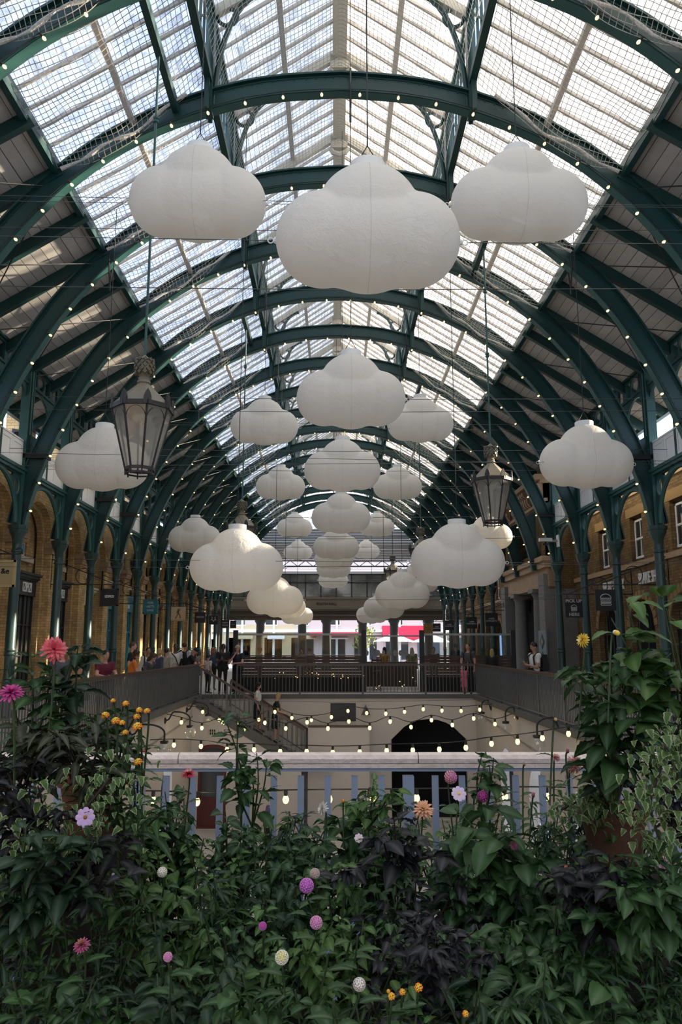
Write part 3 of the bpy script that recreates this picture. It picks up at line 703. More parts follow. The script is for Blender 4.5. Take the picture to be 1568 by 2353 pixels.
# ================================================================== FAR END
we = struct('wall_far'); YE = 60.0
m = MB()
for j in range(12): m.bb(-6.0, 6.0, YE - .6, YE - .57, 8.35 + j * .2, 8.35 + j * .2 + .19)
m.build('gable_boards', mat('grey_gable_board', (.26, .25, .235), .8), we)
m = MB(); m.add([(-5.9, YE - .5, 10.75), (5.9, YE - .5, 10.75), (2.6, YE - .5, 12.8), (2.75, YE - .5, 14.3), (0, YE - .5, 16.2), (-2.75, YE - .5, 14.3), (-2.6, YE - .5, 12.8)], [(0, 1, 2, 3, 4, 5, 6)]); m.build('gable_glass', SHEETL, we)
m = MB(); m.bb(-9.6, 9.6, YE - .3, YE - .2, 8.24, 8.34); m.bb(-9.6, 9.6, YE - .3, YE - .2, 7.80, 7.9)
for j in range(32): m.bar((-9.6 + .6 * j, YE - .25, 7.85 if j % 2 else 8.3), (-9 + .6 * j, YE - .25, 8.3 if j % 2 else 7.85), .05, .05)
for j in range(16):
    x = -9 + 1.2 * j; m.tube([(x + .22 * math.cos(2 * PI * i / 10), YE - .25, 8.62 + .22 * math.sin(2 * PI * i / 10)) for i in range(10)], .03, 5, close=True)
m.build('lattice_truss', GREEN, we)
m = MB(); m.bb(-9.6, 9.6, YE, YE + .25, 7.30, 7.48); m.build('white_gutter', WHITEP, we)
m = MB()
for x in np.arange(-9.6, 9.7, 1.2): m.bb(x - .05, x + .05, YE, YE + .1, 5.4, 7.3)
for z in (5.45, 6.6, 7.25): m.bb(-9.6, 9.6, YE, YE + .1, z - .05, z + .05)
m.build('window_mullions', mat('dark_bronze', (.03, .032, .03), .5), we)
WG = mat('upper_window_glass', (.06, .065, .06), .1, spec=.7, noise=(.5, .9, (.22, .21, .17)))
for x in np.arange(-9.6, 9.5, 1.2):
    MB().bb(x + .05, x + 1.15, YE + .04, YE + .06, 5.5, 6.55).build('pane', WG, we); MB().bb(x + .05, x + 1.15, YE + .04, YE + .06, 6.65, 7.2).build('pane', WG, we)
ENT = mat('brown_entablature', (.10, .075, .05), .8, noise=(2, .5, (.07, .05, .033)))
m = MB(); m.bb(-9.8, 9.8, YE, YE + .8, 4.55, 5.40, 0); m.bb(-9.8, 9.8, YE - .25, YE + .8, 4.40, 4.55, 1); m.bb(-9.8, 9.8, YE - .1, YE + .8, 3.72, 4.4, 1); m.bb(-9.8, 9.8, YE - .2, YE + .8, 4.02, 4.10, 1); m.bb(-9.8, 9.8, YE - .15, YE + .8, 5.36, 5.46, 0)
m.build('entablature', [mat('hall_stone', (.26, .215, .155), .85, noise=(2, .5, (.2, .165, .12))), ENT], we)
o = link('lettering', text_mesh('SOUTH HALL', .27, .012, .003), we, (-.75, YE - .03, 4.95), (PI / 2, 0, 0)); o.data.materials.append(mat('dark_lettering', (.02, .017, .014), .7))
for x in (-9.2, -5.9, -2.65, -.75, 2.05, 4.5, 7.2, 9.2): link('stone_column', MB().lathe([(.42, 0), (.42, .2), (.36, .3), (.32, 3.4), (.36, 3.5), (.44, 3.62), (.44, 3.72)], 14, (0, 0, 0)).mesh('stone_column', mat('dark_granite', (.075, .073, .07), .7, noise=(9, .6, (.05, .05, .047))), 40), we, (x, YE + .4, 0))
MB().bb(-40, 40, YE + .8, YE + 60, -.3, 0).build('floor_street', mat('street_paving', (.35, .33, .30), .8), kind='structure')
# the street beyond the end arcade
bd = thing('street_building', 'pale pink and white building across the street beyond the arcade', 'building', (0, 84, 0))
PINK = mat('pink_stucco', (.62, .50, .46), .9); m = MB(); m.bb(-26, 26, 0, 1, 0, 13); m.build('wall', PINK, bd)
for z in (3.2, 6.6): MB().bb(-26, 26, -.3, 0, z, z + .3).build('cornice', WHITEP, bd)
for i in range(15):
    x = -24 + 3.4 * i; w = MB().bb(-.7, .7, -.08, 0, 3.9, 6.1).build('window', WHITEP, bd, loc=(x, 0, 0)); MB().bb(-.6, .6, -.1, -.08, 4.0, 6.0).build('pane', WINGL, w)
    MB().bb(-1.2, 1.2, -.06, 0, .3, 2.6).build('shop_window', WINGL, bd, loc=(x, 0, 0))
RED = mat('red_awning', (.62, .015, .05), .7)
for (n, x0, x1, z0, z1, Y, lab) in (('shop_awning', 5.0, 10.1, 2.4, 3.9, 84.0, 'large red awning seen between the right end columns'), ('shop_awning', -2.8, 3.4, 2.8, 3.25, 84.0, 'long narrow red awning seen between the middle end columns')):
    m = MB(); m.prism([(0, z1), (-1.4, z0 + .12), (-1.4, z0), (0, z0 + .1)], 'x', x0, x1); o = m.build(n, RED, None, loc=(0, Y, 0)); tag(o, lab, 'awning')
    for v in o.data.vertices: pass
UMB = mat('white_parasol_cloth', (.85, .84, .80), .8)
for x, Y, z, lab in ((4.9, 66, 2.45, 'white parasol outside, left of the pair beyond the end columns'), (8.2, 67, 2.4, 'white parasol outside, right of the pair beyond the end columns')):
    o = thing('cafe_parasol', lab, 'parasol', (x, Y, 0)); MB().lathe([(1.7, -.35), (1.68, -.3), (.05, .35)], 8, (0, 0, z)).build('canopy', UMB, o); MB().tube([(0, 0, 0), (0, 0, z + .3)], .03, 6).build('pole', WIRE, o)
o = thing('street_tree', 'small yellow green tree on the street beyond the end arcade', 'tree', (2.6, 70, 0)); MB().tube([(0, 0, 0), (.05, 0, 2.2)], .07, 6).build('trunk', RAILW, o)
m = MB()
for i in range(260):
    p = Vector(rng.normal(0, .42, 3)); p.z = p.z * 1.3 + 2.6; m.box(p, (.2, .03, .14), Euler((random.uniform(0, 6), random.uniform(0, 6), 0)).to_matrix())
m.build('crown', mat('street_leaf', (.28, .30, .08), .7), o, kind='stuff')
YEL = mat('yellow_stucco', (.58, .46, .28), .9)
MB().bb(-26, -4.4, -.06, 0, 0, 4.0).build('ground_storey', YEL, bd)
for i in range(9): MB().bb(-.12, .12, -.16, 0, 0, 6.6).build('pilaster', WHITEP, bd, loc=(-13.5 + 3.4 * i, 0, 0))
for i in range(7):
    a_ = MB().prism([(0, 3.0), (-.8, 2.55), (-.8, 2.45), (0, 2.6)], 'x', -.9, .9).build('window_hood', YEL if i % 2 else WHITEP, bd, loc=(-20 + 3.4 * i, -.06, 0))
def cafe_chair(x, y, rz, i):
    o = thing('cafe_chair', f'dark cafe chair outside beyond the end arcade, {ORD[i]} from the left', 'chair', (x, y, 0), rz, 'cafe chairs outside')
    for sx in (-1, 1):
        for sy in (-1, 1): MB().tube([(sx * .2, sy * .2, 0), (sx * .18, sy * .18, .45)], .018, 5).build('leg', CHAR, o)
        MB().tube([(sx * .18, .19, .45), (sx * .18, .25, .88)], .018, 5).build('back_post', CHAR, o)
    MB().bb(-.21, .21, -.21, .21, .44, .48).build('seat', CHAR, o); MB().bb(-.2, .2, .22, .25, .62, .86).build('backrest', CHAR, o)
for i, (x, y, rz) in enumerate(((-8.4, 66.5, .5), (-6.6, 65.2, -1.2), (-4.2, 66, 2.4), (-1.6, 65, .3), (.8, 66.4, 1.6), (3.6, 65.3, 2.8), (6.1, 66.2, -.4), (7.9, 64.8, .9))): cafe_chair(x, y, rz, i)
for i, (x, y) in enumerate(((-7.5, 65.9), (-2.9, 65.6), (2.1, 65.8), (7.0, 65.4))):
    o = thing('cafe_table', f'small round cafe table outside beyond the end arcade, {ORD[i]} from the left', 'table', (x, y, 0), 0, 'cafe tables outside'); MB().lathe([(.36, .72), (.36, .75)], 16).build('top', WHITEP, o); MB().tube([(0, 0, 0), (0, 0, .72)], .03, 6).build('pedestal', CHAR, o); MB().lathe([(.2, 0), (.2, .03), (.04, .06)], 12).build('base', CHAR, o)
# ================================================================== RAILINGS
def railing(label, a, b, zt=1.1, zb=.12, step=.115, post_every=2.2, flat=.03, mats=(RAILG, RAILW), name='railing', slope=0.0, hr=.032, up_lo=.05):
    a = Vector(a); b = Vector(b); d = b - a; L = d.length; ang = math.atan2(d.y, d.x)
    o = thing(name, label, 'railing', a, ang); L2 = math.hypot(d.x, d.y); sl = d.z / L2
    MB().bar((0, 0, zt), (L2, 0, zt + sl * L2), .07, .05).build('handrail', mats[1], o)
    m = MB(); m.bar((0, 0, zt - .045), (L2, 0, zt - .045 + sl * L2), .04, .03); m.build('top_rail', mats[0], o)
    MB().bar((0, 0, zb), (L2, 0, zb + sl * L2), .04, .03).build('bottom_rail', mats[0], o)
    bal = MB().bb(-flat / 2, flat / 2, -.008, .008, zb, zt - .05).mesh('baluster', mats[0]); pst = MB().bb(-.03, .03, -.025, .025, 0, zt - .04).mesh('post', mats[0])
    n = int(L2 / step); pe = max(1, int(round(post_every / step)))
    for i in range(n + 1):
        x = i * L2 / n
        if i % pe == 0: link('post', pst, o, (x, 0, sl * x))
        else: link('baluster', bal, o, (x, 0, sl * x))
    return o
railing('grey metal railing along the left side of the sunken court', (-CW - .05, 8.5, 0), (-CW - .05, CY1 + .1, 0), flat=.045)
railing('grey metal railing along the right side of the sunken court', (CW + .05, 8.5, 0), (CW + .05, CY1 + .1, 0), flat=.045)
railing('grey metal railing across the far end of the sunken court', (-3.6, CY1 + .1, 0), (CW, CY1 + .1, 0), step=.125, flat=.022)

# ================================================================== STAIR INTO THE COURT
SY0, SY1 = 26.7, 27.95
sA = at(458, 1603, SY0); sB = at(693, 1748, SY0); sx0, sz0, sx1, sz1 = sA.x, 0.0, sB.x, sB.z
st = struct('stair'); ns = 12
for i in range(ns):
    x = sx0 + (sx1 - sx0) * i / ns; z = sz0 + (sz1 - sz0) * (i + 1) / ns
    MB().bb(x, x + (sx1 - sx0) / ns + .03, SY0 + .1, SY1, z - .16, z).build('step', COPING, st)
MB().prism([(sx0 - .1, .06), (sx1, sz1 + .06), (sx1, sz1 - .30), (sx0 - .1, -.30)], 'y', SY0 - .02, SY0 + .12).build('stringer', COPING, st)
m = MB(); v, f = plate([(-CW, ZL), (sx1, ZL), (sx1, sz1 - .28), (sx0, -.28), (-CW, -.2)], [arch_poly((at(457, 1712, SY0).x + at(522, 1712, SY0).x) / 2, .95, ZL + .02, at(490, 1722, SY0).z, .16, 8)], .15, 'y', SY0); m.add(v, f); m.build('side_wall', RENDERW, st)
m = MB(); m.bb(sx1, sx1 + 1.1, SY0, SY1, sz1 - .2, sz1); m.build('landing', COPING, st)
m = MB(); m.bb(sx1 + .2, sx1 + 2.3, SY0 + .45, SY0 + .6, ZL, at(735, 1672, SY0 + .5).z); m.build('landing_parapet', RENDERW, st)
MB().bar((sx1 + .2, SY0 + .5, at(735, 1670, SY0 + .5).z + .02), (sx1 + 2.3, SY0 + .5, at(735, 1670, SY0 + .5).z + .02), .1, .06).build('parapet_rail', RAILW, st)
railing('grey stair railing with brown handrail on the open side of the steps', (sx0 + .05, SY0, 0), (sx1 + .1, SY0, sz1), zt=1.0, zb=.1, step=.145, flat=.022, post_every=.9)
railing('grey stair railing against the far court wall', (sx0 + .9, SY1 - .08, -.35), (sx1 + .3, SY1 - .08, sz1 - .1), zt=.92, zb=.1, step=.16, flat=.02, post_every=1.2)
o = struct('door_1', ((at(457, 1712, SY0).x + at(522, 1712, SY0).x) / 2, SY0 + .08, ZL)); zs = at(490, 1722, SY0).z - ZL
DRED = mat('dark_red_paint', (.10, .018, .016), .4); DGL = mat('grey_door_glass', (.05, .055, .055), .15, spec=.7)
m = MB(); v, f = plate(arch_poly(0, .95, 0, zs, .16, 8), [arch_poly(0, .74, .08, zs - .08, .12, 8)], .1, 'y', -.05); m.add(v, f); m.build('frame', DRED, o); MB().bb(-.37, .37, 0, .03, 0, 1.0).build('lower_panel', DRED, o); MB().bb(-.38, .38, .02, .04, 1.0, zs + .06).build('pane', DGL, o)
p = at(489, 1682, SY0 - .01); o = tag(MB().bb(-.13, .13, -.03, 0, -.1, .1).build('wall_vent', mat('vent_cream', (.5, .46, .4), .8), None, loc=p), 'small square vent grille on the wall beneath the stair', 'vent')
for i in range(3):
    for j in range(2): MB().bb(-.09 + .07 * i, -.05 + .07 * i, -.035, -.03, -.08 + .09 * j, -.01 + .09 * j).build('slot', DARK, o)
p0, p1 = at(762, 1618, CY1 - .02), at(816, 1655, CY1 - .02); o = thing('wall_plaque', 'dark rectangular plaque on the far court wall', 'plaque', (p0 + p1) / 2)
MB().bb(-(p1.x - p0.x) / 2, (p1.x - p0.x) / 2, -.03, .02, (p1.z - p0.z) / 2, (p0.z - p1.z) / 2).build('board', CHAR, o); MB().bb(-(p1.x - p0.x) / 2 - .03, (p1.x - p0.x) / 2 + .03, -.01, .02, (p1.z - p0.z) / 2 - .03, (p0.z - p1.z) / 2 + .03).build('frame', IRONB, o)
p = at(841, 1632, CY1 - .03); tag(MB().prism([(-.16, -.16), (.16, -.16), (0, .2)], 'y', -.08, .03).build('wall_light', mat('grey_fitting', (.12, .11, .10), .6), None, loc=p), 'small triangular grey light fitting right of the dark plaque', 'light')
m = MB(); m.bb(-.9, .9, -.06, 0, 0, 2.6); tag(m.build('red_notice', mat('red_sign_paint', (.4, .02, .03), .5), None, loc=(-CW + .06, 19.6, -1.2), ).__class__ and COL.objects[-1], 'red notice on the left court wall', 'sign')
COL.objects[-1].scale = (.15, .3, .16)

# ================================================================== SWAN-NECK GLOBE LIGHTS
GLOBE = glass_mat('globe_glass', (.90, .90, .88), .10, .05, milky=.13)
def sconce(px, py, Y, side, label):
    c = at(px, py, Y); X = -CW if side < 0 else CW; o = thing('globe_light', label, 'wall light', (X, Y, c.z)); dx = c.x - X
    MB().sphere((dx, 0, 0), .17, 16, 12).build('globe', GLOBE, o, smooth=180); MB().lathe([(.09, .13), (.10, .16), (.10, .19), (.03, .2)], 12, (dx, 0, 0)).build('cap', IRONB, o)
    arc = [(dx, 0, .18), (dx, 0, .36)] + [(dx * (.5 + .5 * math.cos(a)) , 0, .36 + .20 * math.sin(a)) for a in [PI * i / 8 for i in range(1, 6)]] + [(dx * .16, 0, .36), (0, 0, .32)]
    MB().tube(smoothcurve(arc, 3), .022, 7).build('arm', IRONB, o, smooth=True); MB().lathe([(.09, 0), (.09, .02), (.04, .05)], 10).build('wall_plate', IRONB, o).rotation_euler = (0, PI / 2 if side < 0 else -PI / 2, 0)
    COL.objects[-1].location = (0, 0, .32)
    MB().sphere((dx, 0, .02), .04, 8, 6).build('lamp', LETW, o)
for i, (px, py, Y) in enumerate(((478, 1655, 25.6), (436, 1683, 22.4), (377, 1722, 18.6))): sconce(px, py, Y, -1, ['globe wall light on the left court wall nearest the stair', 'middle globe wall light on the left court wall', 'globe wall light on the left court wall nearest the camera'][i])
for i, (px, py, Y) in enumerate(((1108, 1650, 25.2), (1163, 1674, 21.6), (1236, 1710, 17.4), (1366, 1776, 12.2))): sconce(px, py, Y, 1, ['farthest globe wall light on the right court wall', 'second farthest globe wall light on the right court wall', 'third globe wall light on the right court wall above an arch', 'nearest globe wall light on the right court wall behind the rail'][i])

# ================================================================== FESTOON LIGHTS OVER THE COURT
bulb_big = MB().lathe([(.0, -.16), (.028, -.15), (.046, -.115), (.046, -.085), (.03, -.05), (.022, -.04)], 10).mesh('bulb', BULBY, 180); sock_big = MB().lathe([(.026, -.045), (.030, -.02), (.028, .03), (.01, .04)], 8).mesh('socket', CABLE, 60)
def festoon(name, label, pts, Yf, ends, sag=0):
    P = [at(x, y, Yf(x)) for x, y in pts]; o = thing(name, label, 'string lights', P[0])
    e0, e1 = at(*ends[0], Yf(ends[0][0])), at(*ends[1], Yf(ends[1][0]))
    line = [e0] + [p + Vector((0, 0, .13)) for p in P] + [e1]
    MB().tube([q - P[0] for q in smoothcurve(line, 3)], .011, 5).build('cable', CABLE, o)
    for i, p in enumerate(P):
        if i % 3 == 1:
            ld = bpy.data.lights.new('bulb_glow', 'POINT'); ld.energy = 9; ld.color = (1, .78, .5); ld.shadow_soft_size = .06; lo = link('bulb_glow', ld, o, p - P[0] - Vector((0, 0, .12)))
        bo = link('bulb', bulb_big, o, p - P[0] + Vector((0, 0, .09))); link('socket', sock_big, bo)
A = [(400, 1711), (462, 1714), (522, 1721), (584, 1722), (644, 1726), (705, 1726), (765, 1728), (827, 1727), (889, 1724), (949, 1723), (1010, 1721), (1071, 1717), (1130, 1708), (1190, 1703), (1247, 1695), (1307, 1685)]
Bs = [(466, 1635), (504, 1653), (549, 1662), (595, 1653), (632, 1635), (671, 1649), (716, 1654), (762, 1647), (800, 1633), (843, 1638), (887, 1639), (930, 1635), (973, 1629), (1016, 1632), (1060, 1633), (1103, 1630), (1146, 1626)]
Cs = [(417, 1659), (464, 1672), (513, 1660), (561, 1675), (609, 1660), (657, 1673), (706, 1659), (754, 1673), (802, 1657), (850, 1672), (897, 1657), (945, 1670), (992, 1654), (1040, 1665), (1089, 1650), (1138, 1663), (1186, 1648)]
Dn = [(352, 1838), (453, 1841), (555, 1840), (657, 1836), (757, 1835), (858, 1834), (958, 1833), (1060, 1831), (1161, 1829), (1257, 1829)]
festoon('festoon_lights', 'lowest long string of yellow bulbs sweeping over the court above the pale rail', A, lambda x: 19.4 - (x - 400) * 3.6 / 907, ((345, 1700), (1365, 1660)))
festoon('festoon_lights', 'topmost string of yellow bulbs across the court in front of the dark plaque', Bs, lambda x: 25.2 - (x - 466) * .5 / 680, ((430, 1622), (1180, 1612)))
festoon('festoon_lights', 'zigzag string of yellow bulbs hanging between the other two court strings', Cs, lambda x: 22.6 - (x - 417) * .6 / 770, ((380, 1640), (1215, 1630)))
festoon('festoon_lights', 'string of yellow bulbs low down seen between the pale rail balusters', Dn, lambda x: 12.0, ((250, 1818), (1420, 1812)))
# thin steel wire above the strings
tag(MB().tube([(-CW, 24.6, .1), (0, 24.6, .02), (CW, 24.6, .1)], .006, 5).build('catenary_wire', WIRE), 'thin steel wire strung across the court above the bulbs', 'wire')

# ================================================================== NEAR PALE RAIL
NRY = 4.75; zr = at(784, 1742, NRY).z
PALEW = mat('weathered_white_wood', (.88, .73, .65), .75, noise=(14, .55, (.54, .42, .36)), bump=(40, .4))
BLUEG = mat('blue_grey_metal', (.27, .32, .42), .5, noise=(8, .4, (.21, .25, .33)))
nr = thing('wooden_rail', 'weathered pale wooden rail on blue grey metal balusters behind the flowers', 'railing', (0, NRY, 0))
for (x0, x1, j) in ((-2.6, at(413, 1745, NRY).x - .003, 0), (at(413, 1745, NRY).x + .003, at(960, 1740, NRY).x - .003, 1), (at(960, 1740, NRY).x + .003, 2.6, 2)):
    m = MB(); pr = [(-.045, -.026), (.045, -.026), (.052, .0), (.042, .022), (.016, .03), (-.016, .03), (-.042, .022), (-.052, 0)]
    m.prism(pr, 'x', x0, x1); o = m.build('handrail', PALEW, nr, loc=(0, 0, zr + random.uniform(-.002, .002)))
m = MB(); m.prism([(-.04, -.052), (.04, -.052), (.044, -.028), (-.044, -.028)], 'x', -2.6, 2.6); m.build('under_rail', PALEW, nr, loc=(0, 0, zr))
MB().bb(-2.6, 2.6, -.03, .03, zr - .072, zr - .052).build('top_bar', BLUEG, nr); MB().bb(-2.6, 2.6, -.02, .02, .28, .31).build('bottom_bar', BLUEG, nr)
bl = MB().bb(-.019, .019, -.009, .009, .29, zr - .1).mesh('baluster', BLUEG); pl = MB().bb(-.032, .032, -.03, .03, 0, zr - .1).mesh('post', BLUEG)
n0 = at(320, 1800, NRY).x; sp = (at(877, 1800, NRY).x - at(320, 1800, NRY).x) / 9
for i in range(-8, 24):
    x = n0 + sp * i
    if abs(x) < 2.5: link('post' if i % 10 == 0 else 'baluster', pl if i % 10 == 0 else bl, nr, (x, 0, 0))

# ================================================================== BAR BEHIND THE FAR RAILING
BY = 30.4
bar = thing('bar_kiosk', 'dark bar enclosure with glass screens and wooden slats behind the far railing', 'bar', (0, BY, 0))
def bx(px, py=1500): return at(px, py, BY).x
SLAT = mat('brown_slat', (.060, .033, .018), .6, noise=(8, .6, (.036, .02, .012)), vary=.2); BGL = glass_mat('bar_glass', (.82, .87, .86), .20, .02)
for (a, c) in ((bx(541), bx(836)), (bx(970), bx(1180))):
    MB().bb(a, c, -.05, .5, 0, .55).build('base', DARK, bar)
    for j in range(7): MB().bb(a, c, -.04 - .002 * j, .0, .56 + j * .112, .56 + j * .112 + .10).build('slat', SLAT, bar)
    n = max(1, int(round((c - a) / 1.3)))
    for j in range(n): MB().bb(a + (c - a) * j / n + .01, a + (c - a) * (j + 1) / n - .01, -.01, .0, 1.36, 2.15).build('glass_pane', BGL, bar)
    MB().bb(a, c, -.05, .05, 2.15, 2.23).build('top_bar', mat('steel_grey', (.28, .28, .27), .35, metal=.6), bar); MB().bb(a, c, -.03, .45, 1.34, 1.38).build('ledge', SLAT, bar)
for px in (541, 836, 970, 1180): MB().bb(bx(px) - .09, bx(px) + .09, -.09, .09, 0, 2.35).build('post', IRONB, bar)
MB().bb(bx(836), bx(970), -.02, .0, 2.1, 2.16).build('head_bar', MATS['steel_grey'], bar)
# counter and taps in the open bay
ct = thing('bar_counter', 'wooden bar counter with a row of pale tap badges in the open bay', 'counter', ((bx(836) + bx(970)) / 2, BY + 1.6, 0))
MB().bb(-1.1, 1.1, 0, .6, 1.02, 1.1).build('top', SLAT, ct); MB().bb(-1.1, 1.1, .05, .55, 0, 1.02).build('front', SLAT, ct)
for i in range(9): 
    tp = MB().tube([(0, 0, 1.1), (0, 0, 1.32)], .014, 6).build('tap', WIRE, ct, loc=(-.95 + .235 * i, .2, 0))
    bd_ = MB(); n = 10 if i % 3 else 6; w = .075 if i % 2 else .10
    bd_.prism([(w * math.cos(2 * PI * j / n + .3), 1.46 + .13 * math.sin(2 * PI * j / n + .3)) for j in range(n)], 'y', -.012, .012); b_ = bd_.build('badge', mat('badge_grey', (.25, .25, .24), .5), tp)
o = thing('bar_stool', 'tall wooden bar stool standing in the open bay of the bar', 'stool', (bx(868), BY + .5, 0))
for a in range(4): MB().tube([(.2 * math.cos(a * PI / 2 + .8), .2 * math.sin(a * PI / 2 + .8), 0), (.13 * math.cos(a * PI / 2 + .8), .13 * math.sin(a * PI / 2 + .8), .75)], .02, 6).build('leg', WIRE, o)
MB().bb(-.19, .19, -.19, .19, .75, .80).build('seat', SLAT, o)
for j in range(3): MB().bb(-.2, .2, .17, .2, .9 + j * .12, .98 + j * .12).build('back_slat', SLAT, o)
MB().tube([(-.19, .185, .78), (-.2, .19, 1.25)], .016, 6).build('back_post', WIRE, o); MB().tube([(.19, .185, .78), (.2, .19, 1.25)], .016, 6).build('back_post', WIRE, o)
MB().bb(bx(845), bx(965), .9, 1.4, .0, .12).build('low_step', PAVE, bar)
for i in range(26):                                    # fairy lights hung in the bar front
    px = random.uniform(620, 965); py = random.uniform(1543, 1585) if px > 845 else random.uniform(1543, 1560); p = at(px, py, BY - .1)
    MB().sphere((0, 0, 0), .018, 6, 4).build('fairy_bulb', BULB, bar, loc=p - Vector((0, BY, 0)))

# ================================================================== HANGING SIGNS
def blade_sign(px, py, w, h, Y, side, board, label, deco=None, brk=True, frame=None, depth=.05):
    c = at(px, py, Y); s = Y / FPX * 1.0; W_, H_ = w * s, h * s
    o = thing('hanging_sign', label, 'sign', c)
    MB().bb(-W_ / 2, W_ / 2, -depth / 2, depth / 2, -H_ / 2, H_ / 2).build('board', board, o)
    if frame:
        m = MB(); t = .05
        for (a0, a1, b0, b1) in ((-W_ / 2, W_ / 2, H_ / 2 - t, H_ / 2), (-W_ / 2, W_ / 2, -H_ / 2, -H_ / 2 + t), (-W_ / 2, -W_ / 2 + t, -H_ / 2, H_ / 2), (W_ / 2 - t, W_ / 2, -H_ / 2, H_ / 2)): m.bb(a0, a1, -depth / 2 - .02, -depth / 2, b0, b1)
        m.build('frame', frame, o)
    if brk:
        X = side * 9.53 - c.x; zt = H_ / 2 + .14; r = .26; xr = X * .45; m = MB()
        m.tube([(-side * W_ * .55, 0, zt), (X, 0, zt)], .018, 6); m.tube([(-side * W_ * .3, 0, zt), (X, 0, zt + .85)], .014, 6); m.bb(X - .03, X + .03, -.03, .03, zt - .15, zt + 1.0)
        m.tube([(xr + r * math.cos(2 * PI * i / 18), 0, zt + r + .02 + r * math.sin(2 * PI * i / 18)) for i in range(18)], .014, 6, close=True)
        m.tube([(-side * (W_ * .55) + .07 * math.cos(a), 0, zt + .07 + .07 * math.sin(a)) for a in [-PI / 2 - side * i * .5 for i in range(10)]], .013, 6)
        for q in (-.35, .35): m.tube([(q * W_, 0, H_ / 2), (q * W_, 0, zt)], .01, 5)
        m.build('bracket', IRONB, o)
    if deco:
        for (txt, size, dx, dz, mt, *sq) in deco:
            if isinstance(txt, str):
                t = link('lettering', text_mesh(txt, size, .004, .003, squeeze=(sq[0] if sq else 1)), o, (dx, -depth / 2 - .004, dz), (PI / 2, 0, 0)); t.data.materials.append(mt)
            else: txt.build('emblem', mt, o, loc=(dx, -depth / 2 - .006, dz))
    return o
def burger(s, r):
    m = MB(); n = 12
    m.tube([(s * math.cos(PI * i / n), 0, .12 * s + s * .78 * math.sin(PI * i / n)) for i in range(n + 1)], r, 5, close=True)
    m.tube([(s * (-1 + i / 6), 0, -.16 * s + (.09 * s if i % 2 else -.06 * s)) for i in range(13)], r, 5)
    for z, hh in ((-.52, .13), (-.98, .16)):
        pts = [(s * (.85 * q), 0, z * s + hh * s * u) for q, u in ((-1, 1), (1, 1), (1.15, 0), (1, -1), (-1, -1), (-1.15, 0))]; m.tube(pts, r, 5, close=True)
    return m
LETG = mat('pale_grey_lettering', (.42, .42, .40), .6); GOLDB = mat('gold_cream_board', (.34, .26, .11), .6); BEIGE = mat('beige_board', (.52, .38, .22), .7); TEALB = mat('teal_board', (.015, .16, .20), .5); BLK = mat('black_board', (.012, .012, .013), .5)
BROWN = mat('brown_print', (.12, .055, .015), .8)
blade_sign(-3, 1318, 78, 62, 17.2, -1, GOLDB, 'cream sign board with dark letters at the left edge of the picture', [('&e', .17, .15, .05, DARK)], frame=mat('gold_frame', (.40, .31, .13), .5))
blade_sign(252, 1373, 42, 40, 25.5, -1, BLK, 'black square hanging sign with small white name left of the teal sign', [('IZIPIZI', .11, 0, .03, LETW)], frame=CHAR)
blade_sign(346, 1394, 34, 33, 31.2, -1, TEALB, 'teal square hanging sign on the left arcade', [('FOR', .12, 0, .15, LETG), ("ART'S", .12, 0, 0, LETG), ('SAKE', .12, 0, -.15, LETG)], frame=TEALB)
fig = MB(); fig.sphere((0, 0, .17), .035, 8, 6); fig.tube([(0, 0, .13), (.01, 0, 0)], [.035, .03], 6); fig.tube([(.01, 0, .0), (.08, 0, -.08), (.10, 0, -.2)], .02, 5); fig.tube([(0, 0, .0), (-.06, 0, -.1), (-.12, 0, -.22)], .02, 5); fig.tube([(.02, 0, .11), (.09, 0, .16), (.05, 0, .22)], .013, 5); fig.tube([(-.02, 0, .1), (-.08, 0, .04), (-.02, 0, .02)], .013, 5)
blade_sign(410, 1411, 33, 32, 33.5, -1, BEIGE, 'beige hanging sign painted with a running figure', [(fig, 1, 0, .02, BROWN), (MB().bb(-.3, .3, -.003, .003, -.03, .03), 1, 0, -.27, mat('tan_band', (.40, .27, .14), .7))])
blade_sign(460, 1419, 24, 24, 40, -1, BLK, 'black hanging sign just right of the beige one', [('VENCHI', .11, 0, .02, LETG)])
cr = MB()
for s in (-1, 1): cr.tube([(s * .03, 0, -.05), (s * .10, 0, .05), (s * .06, 0, .14), (s * .13, 0, .16)], .018, 5); cr.tube([(s * .10, 0, .05), (s * .15, 0, -.04)], .014, 5)
cr.sphere((0, 0, -.07), .04, 8, 6)
blade_sign(491, 1425, 20, 20, 44.5, -1, BLK, 'black hanging sign with a pale double crest', [(cr, 1, 0, .02, LETG)])
blade_sign(518, 1434, 18, 18, 49, -1, BLK, 'black hanging sign with two lines of pale letters far down the left arcade', [('HAPPY', .12, 0, .08, LETG), ('SOCKS', .12, 0, -.08, LETG)])
blade_sign(536, 1435, 14, 17, 53, -1, BLK, 'small black hanging sign, last on the left arcade', [(MB().bb(-.12, .12, -.003, .003, -.01, .01), 1, 0, 0, LETG)])
blade_sign(1319, 1397, 40, 43, 24.8, 1, BLK, 'black hanging sign reading pick up here with a burger outline', [('PICK UP', .145, 0, .22, LETG), (burger(.095, .010), 1, 0, .01, LETG), ('HERE', .145, 0, -.21, LETG)])
blade_sign(1392, 1379, 47, 48, 22.0, 1, BLK, 'black square hanging sign with a large burger outline', [(burger(.155, .014), 1, 0, .03, LETG)])
